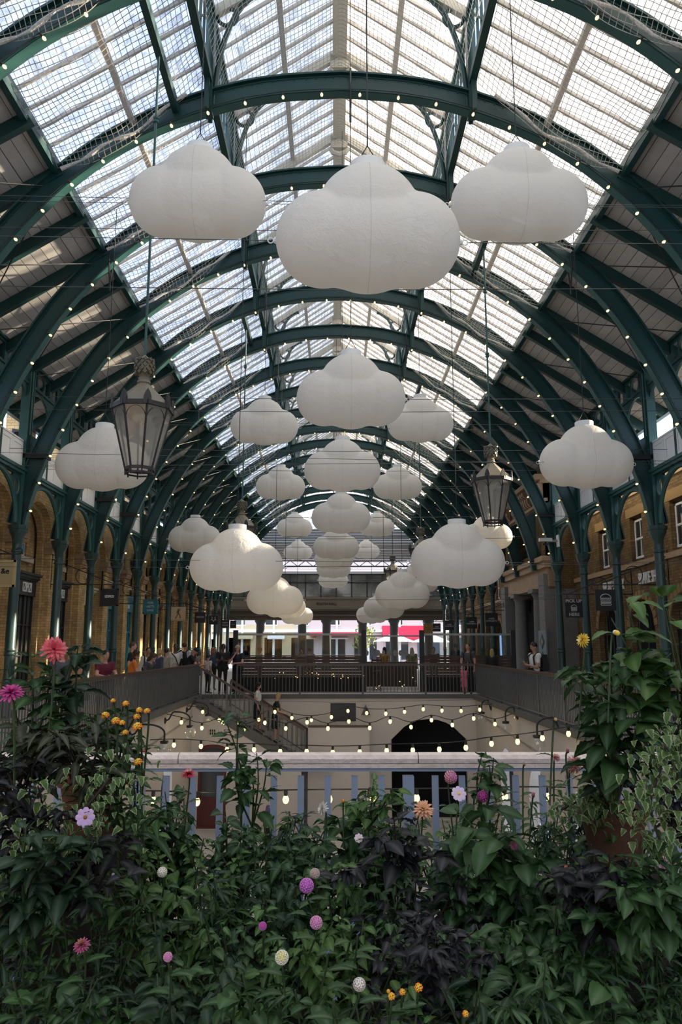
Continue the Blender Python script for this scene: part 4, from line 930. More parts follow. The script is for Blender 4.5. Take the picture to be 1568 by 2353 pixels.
for i, (px, py, w, Y) in enumerate(((1130, 1424, 29, 38), (1084, 1431, 25, 43.5), (1033, 1437, 21, 50), (1004, 1442, 18, 55))):
    blade_sign(px, py, w, w + 1, Y, 1, BLK, f'black cafe sign on the right arcade, {ORD[i]} from the stone pavilion', [('CAFFE', .10, 0, .05, LETG), ('CONCERTO', .10, 0, -.06, LETG)], brk=True)
blade_sign(984, 1445, 21, 22, 57, 1, mat('ochre_board', (.24, .13, .03), .7), 'ochre yellow board beyond the black cafe signs on the right', [(MB().bb(-.2, .2, -.003, .003, -.012, .012), 1, 0, .1, BROWN), (MB().bb(-.2, .2, -.003, .003, -.012, .012), 1, 0, -.05, BROWN)], brk=True)
for px, py, lab in ((1498, 1326, 'white metal wall letters above the nearer right arch'), (1410, 1348, 'white metal wall letters above the farther right arch, behind the burger sign')):
    c = atx(px, py, WRX - .05); t = link('wall_letters', text_mesh('SHAKE SHACK', .50, .02, .004, squeeze=.62), None, c, (PI / 2, 0, -PI / 2)); t.data.materials.append(LETW); tag(t, lab, 'lettering')
# loudspeaker and security camera
p = atx(36, 1003, -8.9); o = thing('horn_loudspeaker', 'grey box loudspeaker fixed high on the left arcade', 'loudspeaker', p); GREYP = mat('grey_plastic', (.30, .28, .24), .6)
m = MB(); m.prism([(-.16, -.10), (.16, -.17), (.16, .17), (-.16, .10)], 'y', -.13, .13); m.build('body', GREYP, o, loc=(0, 0, 0)).rotation_euler = (0, 0, -1.0); MB().lathe([(.06, 0), (.10, .02), (.06, .03)], 12).build('grille', CHAR, o, loc=(.10, -.14, 0)).rotation_euler = (PI / 2, 0, .57); MB().bb(-.03, .75, -.02, .02, -.30, -.24).bb(-.03, .03, -.02, .02, -.30, 0).build('bracket', GREYP, o)
p = at(1278, 1243, 28.2); o = thing('security_camera', 'white security camera on a bracket beside the stone pavilion', 'camera', p)
MB().bb(-.45, .05, -.05, .05, -.04, .04).build('arm', GREYP, o); MB().bb(.05, .10, -.12, .12, -.22, .22).build('wall_plate', WHITEP, o); MB().bb(-.62, -.15, -.08, .08, -.02, .1).build('housing', WHITEP, o); MB().bb(-.5, -.3, -.06, .06, -.16, -.1).build('lens', CHAR, o)

# ================================================================== HANGING LANTERNS
LSTONE = mat('lantern_stone_paint', (.23, .20, .145), .6, noise=(6, .4, (.16, .14, .10))); LGL = glass_mat('lantern_glass', (.80, .78, .72), .10, .06, milky=.34); FRM = mat('lantern_frame', (.022, .018, .016), .5)
def lantern_meshes():
    n = 8; a0 = PI / 8; D = {}
    D['roof'] = MB().lathe([(.50, -.02), (.49, .02), (.10, .40), (.085, .41)], n, a0=a0).mesh('roof', LSTONE)
    D['finial'] = MB().lathe([(.085, .40), (.11, .42), (.11, .45), (.085, .47), (.095, .50), (.07, .53), (.10, .56), (.14, .62), (.145, .72), (.11, .82), (.05, .87), (.02, .9)], 14).mesh('finial', LSTONE, 30)
    sc = MB()
    for j in range(5):
        for i in range(10):
            a = 2 * PI * (i + .5 * (j % 2)) / 10; z = .585 + .055 * j; r = .125 + .02 * math.sin(PI * (j + .5) / 5); sc.box((r * math.cos(a), r * math.sin(a), z), (.05, .05, .05), Matrix.Rotation(a, 3, 'Z') @ Matrix.Rotation(PI / 4, 3, 'X'))
    D['scales'] = sc.mesh('finial_scales', mat('finial_bronze', (.11, .095, .06), .5))
    fr = MB(); R1, R0, H = .485, .23, -1.02
    def v(r, i, z): a = a0 + 2 * PI * i / n; return Vector((r * math.cos(a), r * math.sin(a), z))
    for i in range(n):
        fr.tube([v(R1, i, -.02), v(R0, i, H)], .018, 5); fr.bar(v(R1 + .01, i, -.03), v(R1 + .01, i + 1, -.03), .04, .07); fr.bar(v(R0, i, H), v(R0, i + 1, H), .03, .05); fr.bar(v(R0 * .96, i, H - .07), v(R0 * .96, i + 1, H - .07), .02, .025); fr.tube([v(R0, i, H), v(R0 * .98, i, H - .11)], .012, 5)
        A_, B_ = v(R1 * .955, i, -.08), v(R1 * .955, i + 1, -.08); A2, B2 = v(R1 * .87, i, -.26), v(R1 * .87, i + 1, -.26); pts = []
        for q in range(9):
            t = q / 8; s_ = math.sin(PI * t) ** .6; pts.append(A2.lerp(B2, t).lerp(A_.lerp(B_, t), s_))
        fr.tube(pts, .011, 4)
    D['frame'] = fr.mesh('frame', FRM)
    lf = MB()
    for i in range(n):
        a = a0 + 2 * PI * i / n; lf.add([(.50 * math.cos(a) - .06 * math.sin(a) * s, .50 * math.sin(a) + .06 * math.cos(a) * s, z) for s, z in ((-1, -.05), (1, -.05), (1, .06), (.6, .13), (0, .19), (-.6, .13), (-1, .06))] + [(.47 * math.cos(a) - .06 * math.sin(a) * s, .47 * math.sin(a) + .06 * math.cos(a) * s, z) for s, z in ((-1, -.05), (1, -.05), (1, .06), (.6, .13), (0, .19), (-.6, .13), (-1, .06))], [tuple(range(7)), tuple(range(13, 6, -1))] + [(q, q + 7, (q + 1) % 7 + 7, (q + 1) % 7) for q in range(7)])
    D['acroteria'] = lf.mesh('corner_leaf', FRM)
    pm = MB(); pm.add([v(R1 * .985, 0, -.06), v(R1 * .985, 1, -.06), v(R0 * .985, 1, H), v(R0 * .985, 0, H)], [(0, 1, 2, 3)]); D['pane'] = pm.mesh('pane', LGL)
    D['lamp'] = MB().lathe([(.05, -.12), (.16, -.14), (.16, -.2), (.09, -.22)], 12).lathe([(.03, -.22), (.03, -.46), (.0, -.5)], 8).mesh('lamp_unit', mat('lamp_white', (.6, .58, .5), .4))
    return D
LD = lantern_meshes()
def lantern(px, py, Y, label, ztop, k):
    c = at(px, py, Y); o = thing('hanging_lantern', label, 'lantern', c)
    for n_ in ('roof', 'finial', 'scales', 'frame', 'acroteria', 'lamp'): link({'scales': 'finial_scales', 'acroteria': 'corner_leaves', 'lamp': 'lamp_unit'}.get(n_, n_), LD[n_], o)
    for i in range(8): link('pane', LD['pane'], o, (0, 0, 0), (0, 0, 2 * PI * i / 8))
    h = 12.78 - (abs(c.x) - 2.6) * .6414 - .3 - c.z; m = MB(); m.tube([(0, 0, .88), (0, 0, h)], .022, 7); 
    for z in (h * .52, h * .8): m.lathe([(.022, -.06), (.05, -.05), (.05, -.02), (.028, 0), (.05, .02), (.05, .05), (.022, .06)], 10, (0, 0, z))
    m.build('rod', GREENL, o)
lantern(328, 938, 12.03, 'large hanging lantern in front of the left outer cloud', 12.0, 0)
lantern(1130, 1103, 18.1, 'large hanging lantern on the right, behind the long rod', 11.6, 1)
lantern(556, 1212, 24.2, 'hanging lantern hidden behind the left lower cloud', 11.6, 2)
lantern(968, 1262, 30.2, 'hanging lantern half hidden left of the right lower cloud', 11.6, 3)
lantern(903, 1312, 42.3, 'small far hanging lantern right of the hall name', 11.6, 4)
# strut carrying the first lantern

for (X, k) in ((at(328, 938, 12.03).x, 0), (at(1130, 1103, 18.1).x, 2), (at(556, 1212, 24.2).x, 4), (at(968, 1262, 30.2).x, 6), (at(903, 1312, 42.3).x, 10)):
    z = 12.78 - (abs(X) - 2.6) * .6414 - .25; m = MB(); m.bb(X - .06, X + .06, RY(k), RY(k + 1), z - .1, z + .1); m.build('lamp_beam', GREEN, kind='structure')
# ================================================================== CLOUD BALLOONS (plain white inflatables)
def remeshed(parts, voxel, smooth_it, name):
    m = MB()
    for c, r in parts: m.sphere(c, 1.0, 28, 18, sc=r)
    me = m.mesh('tmp', []); o = bpy.data.objects.new('tmp', me); COL.objects.link(o)
    md = o.modifiers.new('r', 'REMESH'); md.mode = 'VOXEL'; md.voxel_size = voxel
    sm = o.modifiers.new('s', 'SMOOTH'); sm.factor = .5; sm.iterations = smooth_it
    dg = bpy.context.evaluated_depsgraph_get(); dg.update(); out = bpy.data.meshes.new_from_object(o.evaluated_get(dg)); out.name = name
    bpy.data.objects.remove(o); bpy.data.meshes.remove(me)
    out.polygons.foreach_set('use_smooth', [True] * len(out.polygons)); return out
CL_PARTS = [((-.48, 0, -.13), (.50, .48, .50)), ((.48, 0, -.13), (.50, .48, .50)), ((0, 0, -.15), (.90, .53, .50)), ((0, 0, .17), (.56, .50, .52)), ((0, 0, -.34), (.5, .44, .34))]
cloud_me = remeshed(CL_PARTS, .028, 9, 'body')
m_ = bpy.data.materials.new('inflatable_white'); m_.use_nodes = True; t = m_.node_tree; b_ = t.nodes['Principled BSDF']
b_.inputs['Base Color'].default_value = (.88, .85, .79, 1); b_.inputs['Roughness'].default_value = .42; b_.inputs['Specular IOR Level'].default_value = .35
tcx = nn(t, 'ShaderNodeTexCoord'); n1 = nn(t, 'ShaderNodeTexNoise', inp={'Scale': 5.0, 'Detail': 3.0, 'Distortion': 1.2}); n2 = nn(t, 'ShaderNodeTexNoise', inp={'Scale': 16.0, 'Detail': 2.0, 'Distortion': 3.0}); ad = nn(t, 'ShaderNodeMath', operation='ADD')
mpn = nn(t, 'ShaderNodeMapping'); mpn.inputs['Scale'].default_value = (1, 1, 1); t.links.new(tcx.outputs['Object'], mpn.inputs['Vector'])
t.links.new(mpn.outputs[0], n1.inputs['Vector']); t.links.new(mpn.outputs[0], n2.inputs['Vector']); t.links.new(n1.outputs[0], ad.inputs[0])
mu_ = nn(t, 'ShaderNodeMath', operation='MULTIPLY', inp={1: .35}); t.links.new(n2.outputs[0], mu_.inputs[0]); t.links.new(mu_.outputs[0], ad.inputs[1])
bp = nn(t, 'ShaderNodeBump', inp={'Strength': .42, 'Distance': .05}); t.links.new(ad.outputs[0], bp.inputs['Height']); t.links.new(bp.outputs[0], b_.inputs['Normal'])
out_ = t.nodes['Material Output']; tl = nn(t, 'ShaderNodeBsdfTranslucent'); tl.inputs[0].default_value = (.92, .88, .80, 1); ms_ = nn(t, 'ShaderNodeMixShader', inp={0: .40})
t.links.new(b_.outputs[0], ms_.inputs[1]); t.links.new(tl.outputs[0], ms_.inputs[2]); t.links.new(ms_.outputs[0], out_.inputs[0])
CLOUDM = m_; cloud_me.materials.append(CLOUDM)
SEAMM = mat('seam_stitch', (.60, .57, .52), .6)
# a ring seam round the middle, following the surface
from mathutils.bvhtree import BVHTree
bmc = bmesh.new(); bmc.from_mesh(cloud_me); bv = BVHTree.FromBMesh(bmc); bmc.free()
def onsurf(o, d):
    h = bv.ray_cast(Vector(o) + Vector(d) * 3, -Vector(d)); return h[0]
seam = MB(); pts = [onsurf((0, 0, 0), (0, math.cos(a), math.sin(a))) for a in [2 * PI * i / 48 for i in range(48)]]; seam.tube([p * 1.001 for p in pts if p], .0022, 5, close=True)
seam_me = seam.mesh('seam', SEAMM)
cap_me = MB().lathe([(.19, .62), (.19, .745), (.185, .75), (.0, .752)], 20).mesh('collar', WHITEP, 40)
nub = MB().tube([(-1.0, 0, -.14), (-.955, 0, -.14)], [.025, .05], 8).tube([(1.0, 0, -.14), (.955, 0, -.14)], [.025, .05], 8)
for s in (-1, 1): nub.tube([(s * (1.03 + .03 * math.cos(2 * PI * i / 10)), 0, -.14 + .03 * math.sin(2 * PI * i / 10)) for i in range(10)], .007, 5, close=True)
nub_me = nub.mesh('tether_loop', WHITEP)
LABEL = {}
CLOUDS = [
 (846, 527, 422, 'largest white cloud balloon, nearest in the middle row', 0), (807, 900, 250, 'second white cloud balloon in the middle row', 0), (787, 1070, 175, 'third white cloud balloon in the middle row', 0), (784, 1180, 135, 'fourth white cloud balloon in the middle row', 0),
 (773, 1250, 105, 'fifth white cloud balloon in the middle row, tucked under the fourth', 0), (768, 1278, 90, 'sixth white cloud balloon in the middle row, only its base showing', 0), (767, 1302, 78, 'seventh white cloud balloon in the middle row, a thin slice showing', 0), (766, 1328, 68, 'last and lowest white cloud balloon in the middle row', 0),
 (456, 447, 312, 'big white cloud balloon at upper left, beneath the left glass slope', 0), (1192, 452, 313, 'big white cloud balloon at upper right, beneath the right glass slope', 0),
 (608, 970, 155, 'second high cloud balloon on the left, beside the middle row', 0), (966, 965, 152, 'second high cloud balloon on the right, partly behind the middle row', 0), (645, 1111, 113, 'third high cloud balloon on the left', 0), (914, 1111, 112, 'third high cloud balloon on the right', 0),
 (677, 1208, 81, 'fourth high cloud balloon on the left', 0), (867, 1206, 80, 'fourth high cloud balloon on the right', 0), (685, 1265, 66, 'smallest and farthest high cloud balloon on the left', 0), (842, 1263, 62, 'smallest and farthest high cloud balloon on the right', 0),
 (237, 1055, 215, 'outer cloud balloon on the left, partly behind the large lantern', 0), (1347, 1050, 215, 'outer cloud balloon on the right, before the brick wall', 0), (544, 1288, 215, 'large low cloud balloon left of centre', 0), (1052, 1277, 217, 'large low cloud balloon right of centre', 0),
 (448, 1230, 120, 'small outer cloud balloon behind the low left one', 0), (1120, 1225, 115, 'small outer cloud balloon behind the right lantern', 0), (632, 1370, 130, 'second low cloud balloon on the left', 0), (925, 1357, 126, 'second low cloud balloon on the right', 0), (655, 1388, 95, 'third low cloud balloon on the left', 0), (883, 1390, 95, 'third low cloud balloon on the right', 0),
 (683, 1410, 74, 'last low cloud balloon on the left', 0), (855, 1408, 72, 'last low cloud balloon on the right', 0), (958, 1330, 100, 'cloud balloon peeping out behind the two low right ones', 0)]
def roof_z(x):
    x = abs(x)
    for (p, n), (q, n2) in zip(half[:-1], half[1:]):
        if p.x <= x <= q.x: return p.z + (q.z - p.z) * (x - p.x) / max(1e-6, q.x - p.x)
    return 8.0
def rib_x(z):
    for (p, n), (q, n2) in zip(half[:-1], half[1:]):
        if q.z <= z <= p.z: return p.x + (q.x - p.x) * (p.z - z) / max(1e-6, p.z - q.z)
    return 8.1
CLPOS = []
for i, (px, py, w, lab, rot) in enumerate(CLOUDS):
    c = CAM + ray(px, py) * (1.95 * FPX / w); o = thing('cloud_balloon', lab, 'balloon', c, rot if rot else random.uniform(-.06, .06), 'white cloud balloons hung from the roof'); CLPOS.append(c)
    link('body', cloud_me, o); link('collar', cap_me, o)
    if i < 26: link('seam', seam_me, o); link('tether_loop', nub_me, o)
    ax = abs(c.x); zt = (LRZ - .36 if ax < .35 else LRZ - (LRZ - LZE) * ax / 2.75 if ax < 2.6 else LZ0 - (ax - LX) * .6414) - .02 - c.z; m = MB(); m.tube([(-.14, 0, .73), (0, 0, .98)], .006, 5); m.tube([(.14, 0, .73), (0, 0, .98)], .006, 5); m.tube([(0, 0, .98), (0, 0, zt)], .008 if w > 100 else .012, 5)
    m.build('cable', CABLE, o)
    if w > 60:
        xr = rib_x(c.z - .14); m = MB(); m.tube([(-1.06, 0, -.14), (-xr - c.x, 0, -.10)], .005 if w > 150 else .007, 4); m.tube([(1.06, 0, -.14), (xr - c.x, 0, -.10)], .005 if w > 150 else .007, 4)
        m.build('tether', WIRE, o)
# black slings on ribs
for k, x in ((1, .19), (2, -5.3), (2, 5.35), (5, 2.4), (4, -2.3), (6, 5.2)):
    z = roof_z(x); m = MB()
    for s in (-1, 1): m.tube([(0, s * .14, .48), (0, s * .14, 0), (0, 0, -.45)], .02, 5)
    m.tube([(0, 0, -.45), (0, 0, -.6)], .025, 6); tag(m.build('sling', CABLE, None, loc=(x, RY(k), z)), f'black sling hung over the {ORD[k]} roof arch' + (' on the left' if x < -1 else ' on the right' if x > 1 else ' at the crown'), 'sling')

# long horizontal wires between the arches
for i, (Y, z, lab) in enumerate(((9.2, 6.3, 'thin wire crossing the hall low over the nearest cloud'), (11.0, 8.15, 'thin wire crossing the hall through the upper clouds'), (14.6, 6.35, 'thin wire crossing the hall behind the nearest cloud'), (17.5, 6.3, 'thin wire crossing the hall before the third cloud'))):
    xr = rib_x(z); tag(MB().tube([(-xr, Y, z), (0, Y, z - .06), (xr, Y, z)], .006, 4).build('hall_wire', WIRE), lab, 'wire', 'thin wires crossing the hall')

# ================================================================== BULBS ALONG EVERY RIB
bulb_s = MB().lathe([(0, -.085), (.020, -.077), (.029, -.053), (.026, -.033), (.015, -.012), (.013, 0)], 9).mesh('bulb', BULB, 180); sock_s = MB().lathe([(.016, -.01), (.022, .02), (.020, .06), (.0, .065)], 8).mesh('socket', CABLE, 60)
arc = [0.0]
for (p, n), (q, n2) in zip(RIBC[:-1], RIBC[1:]): arc.append(arc[-1] + (q - p).length)
def on_rib(s):
    for i in range(len(arc) - 1):
        if arc[i] <= s <= arc[i + 1]:
            t_ = (s - arc[i]) / (arc[i + 1] - arc[i]); return RIBC[i][0].lerp(RIBC[i + 1][0], t_), RIBC[i][1].lerp(RIBC[i + 1][1], t_).normalized()
    return RIBC[-1]
for k in range(-1, KMAX + 1):
    o = thing('string_lights', f'string of warm bulbs along the {ORD[k+1]} roof arch counted from the camera', 'string lights', (0, RY(k) - .15, 0), 0, 'bulb strings on the roof arches')
    n = int(arc[-1] / .78); cab = []; far = MB()
    for i in range(n + 1):
        s = (i + .5) * arc[-1] / (n + 1); p, nr_ = on_rib(s); q = p - nr_ * .06; cab.append(p + nr_ * .02)
        rot = (nr_.to_track_quat('Z', 'Y').to_matrix() @ Matrix.Rotation(0, 3, 'Z')).to_euler()
        if k <= 7:
            bo = link('bulb', bulb_s, o, q, rot); link('socket', sock_s, bo)
        else: far.sphere(q, .03, 6, 5)
    if k > 7: far.build('bulbs', BULB, o, kind='stuff')
    MB().tube(cab, .009, 4).build('cable', CABLE, o)
# ================================================================== PEOPLE
SKIN = {'light': mat('skin_light', (.50, .29, .20), .5), 'pink': mat('skin_pink', (.52, .27, .20), .5), 'tan': mat('skin_tan', (.34, .19, .12), .5), 'dark': mat('skin_dark', (.11, .06, .04), .5)}
EYEM = mat('eye_dark', (.02, .015, .012), .3); LIPM = mat('lip', (.32, .10, .09), .5)
def capsule_pts(m, a, b, ra, rb, n=10):
    a = Vector(a); b = Vector(b); d = b - a; L = d.length
    if L < 1e-4: m.sphere(a, ra, n, 8); return
    d.normalize(); pts = []; rs = []
    for q in (-1, -.8, -.45, 0): pts.append(a + d * ra * q); rs.append(max(.002, ra * math.sqrt(max(0, 1 - q * q))))
    for q in (0, .45, .8, 1): pts.append(b + d * rb * q); rs.append(max(.002, rb * math.sqrt(max(0, 1 - q * q))))
    m.tube(pts, rs, n)
PCOUNT = [0]
def cloth(name, col, noise=None): return mat(name, col, .85, noise=noise)
def person(label, loc, face, H=1.72, skin='light', top=None, bottom=None, shoes=None, hair=None, hairstyle='short', sleeve='short', kind='trousers', lean=0.0, head_pitch=0.0, head_turn=0.0, arms=None, legs=None, hat=None, pack=None, extra=None, build_=1.0, child=False):
    """face: heading angle; local front is -Y"""
    s = H / 1.75; o = thing('person', label, 'person', loc, face); bw_ = build_
    J = dict(pel=(0, 0, .95), wai=(0, -.005, 1.10), che=(0, 0, 1.30), nec=(0, .005, 1.49), hea=(0, -.015, 1.63))
    for sx, S in ((-1, 'r'), (1, 'l')):
        J['sho' + S] = (sx * .185, .0, 1.425); J['elb' + S] = (sx * .235, .03, 1.14); J['wri' + S] = (sx * .235, -.05, .90)
        J['hip' + S] = (sx * .095, 0, .93); J['kne' + S] = (sx * .10, -.02, .50); J['ank' + S] = (sx * .10, .02, .085); J['toe' + S] = (sx * .115, -.15, .035)
    J = {k: Vector(v) for k, v in J.items()}
    Rl = Matrix.Rotation(lean, 3, 'X'); piv = Vector((0, 0, .95))
    for k in list(J):
        if k[:3] in ('wai', 'che', 'nec', 'hea', 'sho', 'elb', 'wri'): J[k] = piv + Rl @ (J[k] - piv)
    for k, v in (arms or {}).items(): J[k] = Vector(v)
    for k, v in (legs or {}).items(): J[k] = Vector(v)
    Rh = Rl @ Matrix.Rotation(head_turn, 3, 'Z') @ Matrix.Rotation(head_pitch, 3, 'X'); hc = J['hea'] = J['nec'] + Rl @ Vector((0, -.02, .14)) + (Rh @ Vector((0, 0, .02)))
    T, B, S_, K = 0, 1, 2, 3   # top, bottom, skin, shoe
    caps = []
    def cp(a, b, ra, rb, mi, split=None): caps.append((J[a] if isinstance(a, str) else Vector(a), J[b] if isinstance(b, str) else Vector(b), ra, rb, mi, split))
    q = bw_
    cp('pel', 'wai', .135 * q, .125 * q, B if kind not in ('dress',) else T); cp('wai', 'che', .125 * q, .14 * q, T); 
    for sx, L_ in ((-1, 'r'), (1, 'l')):
        cp('che', 'sho' + L_, .115 * q, .075, T); cp(J['wai'] + Vector((sx * .06, 0, 0)), J['che'] + Vector((sx * .08, 0, .02)), .10 * q, .105 * q, T)
        cp('sho' + L_, 'elb' + L_, .060 * q ** .5, .045, T, (S_, .62) if sleeve == 'short' else ((S_, .12) if sleeve == 'none' else None))
        cp('elb' + L_, 'wri' + L_, .043, .030, T if sleeve == 'long' else S_)
        hd = (J['wri' + L_] - J['elb' + L_]).normalized(); cp('wri' + L_, J['wri' + L_] + hd * .07, .030, .034, S_)
        bm_ = B if kind == 'trousers' else S_
        cp('hip' + L_, 'kne' + L_, .088 * q ** .6, .058, B if kind in ('trousers', 'shorts') else S_, (S_, .75) if kind == 'shorts' else None); cp('kne' + L_, 'ank' + L_, .055, .038, bm_); cp('ank' + L_, 'toe' + L_, .043, .034, K)
        cp('pel', 'hip' + L_, .125 * q, .105 * q, B if kind != 'dress' else T)
    if kind in ('skirt', 'dress'):
        mi = B if kind == 'skirt' else T
        for sx in (-1, 0, 1):
            for sy in (-1, 1): cp(Vector((sx * .05, sy * .03, .95)), Vector((sx * .12, sy * .07, .56 if not child else .50)), .115, .085, mi)
    cp('che', 'nec', .085, .052, T, (S_, .55)); cp('nec', J['nec'] + Rl @ Vector((0, -.01, .07)), .052, .05, S_)
    m = MB()
    for a, b_, ra, rb, mi, sp in caps: capsule_pts(m, a, b_, ra, rb)
    o0 = len(m.v); m.sphere((0, 0, 0), 1, 14, 10, sc=(.074, .092, .115)); m.sphere((0, -.02, -.055), 1, 10, 8, sc=(.055, .066, .062)); capsule_pts(m, (0, -.088, .012), (0, -.108, -.018), .011, .015, 6)
    for sx in (-1, 1): m.sphere((sx * .076, .008, -.005), 1, 6, 6, sc=(.014, .022, .032))
    for i in range(o0, len(m.v)): m.v[i] = tuple(hc + Rh @ Vector(m.v[i]))
    caps.append((hc, hc + Rh @ Vector((0, -.01, -.04)), .10, .07, S_, None))
    me = m.mesh('tmp', []); ob = bpy.data.objects.new('tmp', me); COL.objects.link(ob)
    md = ob.modifiers.new('r', 'REMESH'); md.mode = 'VOXEL'; md.voxel_size = .019
    sm = ob.modifiers.new('s', 'SMOOTH'); sm.factor = .5; sm.iterations = 2
    dg = bpy.context.evaluated_depsgraph_get(); dg.update(); body = bpy.data.meshes.new_from_object(ob.evaluated_get(dg)); bpy.data.objects.remove(ob); bpy.data.meshes.remove(me)
    n = len(body.polygons); C = np.empty(n * 3); body.polygons.foreach_get('center', C); C = C.reshape(-1, 3); best = np.full(n, 1e9); idx = np.zeros(n, int)
    for a, b_, ra, rb, mi, sp in caps:
        a = np.array(a); d = np.array(b_) - a; L2 = max(1e-9, d @ d); t_ = np.clip(((C - a) @ d) / L2, 0, 1); dist = np.linalg.norm(C - a - t_[:, None] * d, axis=1) - (ra + (rb - ra) * t_)
        mm = np.full(n, mi)
        if sp: mm[t_ > sp[1]] = sp[0]
        w = dist < best; best[w] = dist[w]; idx[w] = mm[w]
    bm = bmesh.new(); bm.from_mesh(body); bm.faces.ensure_lookup_table()
    for i, f_ in enumerate(bm.faces): f_.material_index = int(idx[i]); f_.smooth = True
    # fingers: four from the end of the palm, thumb from its side
    fm = MB()
    for sx, L_ in ((-1, 'r'), (1, 'l')):
        w_ = J['wri' + L_]; hd = (w_ - J['elb' + L_]).normalized(); sd = hd.cross(Vector((0, 1, 0) if abs(hd.y) < .9 else (1, 0, 0))).normalized(); up = sd.cross(hd); pe = w_ + hd * .085
        for i, ln in enumerate((.062, .075, .07, .055)):
            st = pe + sd * (.027 - .018 * i); k1 = st + hd * ln * .5 - up * .006; fm.tube([st - hd * .02, k1, k1 + (hd * .75 - up * .65) * ln * .55], [.0085, .008, .0065], 6)
        tb = w_ + hd * .03 + sd * .03; fm.tube([tb, tb + sd * .028 + hd * .025, tb + sd * .030 + hd * .058 - up * .01], [.011, .010, .008], 6)
    vs_ = [bm.verts.new(v) for v in fm.v]
    for f_ in fm.f:
        nf = bm.faces.new([vs_[i] for i in f_]); nf.material_index = 2; nf.smooth = True
    bm.to_mesh(body); bm.free(); body.transform(Matrix.Scale(s, 4)); body.name = 'body'
    for mt in (top, bottom, SKIN[skin], shoes or CHAR): body.materials.append(mt)
    link('body', body, o)
    def hpt(v): return (hc + Rh @ Vector(v)) * s
    def hm(mb, name, mt, parent=o):
        mb.v = [tuple((hc + Rh @ Vector(v)) * s) for v in mb.v]; return mb.build(name, mt, parent, smooth=180)
    e = MB()
    for sx in (-1, 1): e.sphere((sx * .031, -.083, .014), 1, 8, 6, sc=(.012, .008, .007)); e.box((sx * .031, -.089, .034), (.03, .006, .005))
    hm(e, 'eyes', EYEM); e = MB(); e.sphere((0, -.083, -.062), 1, 8, 5, sc=(.024, .008, .006)); hm(e, 'mouth', LIPM)
    if hair and hairstyle != 'none':
        h = MB(); h.sphere((0, .018, .028), 1, 16, 12, sc=(.084, .094, .100))
        if hairstyle == 'long':
            h.sphere((0, .05, -.09), 1, 12, 10, sc=(.085, .06, .17))
            for sx in (-1, 1): h.sphere((sx * .065, .01, -.09), 1, 10, 8, sc=(.03, .05, .13))
        elif hairstyle == 'bob':
            h.sphere((0, .03, -.04), 1, 12, 10, sc=(.095, .085, .09))
        elif hairstyle == 'curly':
            rr = random.Random(5)
            for i in range(70):
                a = rr.uniform(0, 2 * PI); z = rr.uniform(-.12, .11); rad = .085 * math.sqrt(max(.15, 1 - (z / .15) ** 2)); x, y = rad * math.cos(a), .03 + rad * math.sin(a)
                if y > -.045 or z > .06: h.sphere((x, y, z), rr.uniform(.022, .034), 6, 5)
        elif hairstyle == 'bun': h.sphere((0, .10, .06), .035, 8, 6)
        hm(h, 'hair', hair)
    if hat:
        h = MB(); h.sphere((0, .01, .05), 1, 16, 10, sc=(.090, .10, .085)); h.prism([(-.075, -.06), (.075, -.06), (.06, -.15), (0, -.175), (-.06, -.15)], 'z', .045, .057); hm(h, 'cap', hat)
    def bpt(v): return piv + Rl @ (Vector(v) - piv)
    if pack:
        m = MB(); prof = [(-.15, 1.02), (.15, 1.02), (.17, 1.25), (.13, 1.45), (-.13, 1.45), (-.17, 1.25)]; m.prism(prof, 'y', .13, .30); m.prism([(-.11, 1.05), (.11, 1.05), (.11, 1.22), (-.11, 1.22)], 'y', .30, .35)
        for sx in (-1, 1): m.tube([(sx * .12, .16, 1.43), (sx * .125, .02, 1.50), (sx * .13, -.125, 1.40), (sx * .14, -.11, 1.2), (sx * .15, .12, 1.08)], .022, 6)
        m.v = [tuple(bpt(v) * s) for v in m.v]; m.build('backpack', pack, o, smooth=30)
    for ex in (extra or []): ex(o, J, s)
    return o
def gx(px, Y): return (at(px, 1500, Y).x, Y, 0)
def gr(px, X=-5.42): q = atx(px, 1500, X); return (q.x, q.y, 0)
BLKC = cloth('black_cloth', (.012, .012, .013)); WHC = cloth('white_cloth', (.62, .60, .57)); NAVY = cloth('navy_cloth', (.012, .018, .04)); GREYC = cloth('grey_cloth', (.07, .07, .075)); JEAN = cloth('denim', (.04, .06, .11)); MAR = cloth('maroon_cloth', (.12, .008, .022)); ORG = cloth('orange_cloth', (.62, .17, .02)); CRM = cloth('cream_cloth', (.42, .37, .28)); PINKD = cloth('pink_dress', (.55, .11, .17), (30, .6, (.7, .25, .3))); CAMO = cloth('patterned_cloth', (.25, .21, .16), (22, 1, (.02, .018, .015))); PURP = cloth('purple_cloth', (.10, .07, .16))
HBR = mat('hair_brown', (.045, .02, .01), .6, noise=(40, .6, (.09, .04, .02))); HDK = mat('hair_dark', (.008, .006, .005), .5); HBL = mat('hair_blond', (.42, .30, .12), .6, noise=(40, .6, (.25, .16, .06))); HGI = mat('hair_ginger', (.28, .10, .025), .6, noise=(40, .6, (.14, .05, .015))); HGR = mat('hair_grey', (.25, .23, .2), .6)
REST = dict(elbr=(-.25, -.16, 1.18), wrir=(-.12, -.38, 1.13), elbl=(.25, -.16, 1.18), wril=(.12, -.38, 1.13))
def phone(o, J, s): MB().box((J['wrir'] + Vector((0, -.06, .05))) * s, (.075, .012, .145), Matrix.Rotation(-.5, 3, 'X')).build('phone', CHAR, o)
PHN = dict(elbr=(-.22, -.08, 1.13), wrir=(-.05, -.26, 1.22), elbl=(.22, -.08, 1.13), wril=(.06, -.24, 1.18))
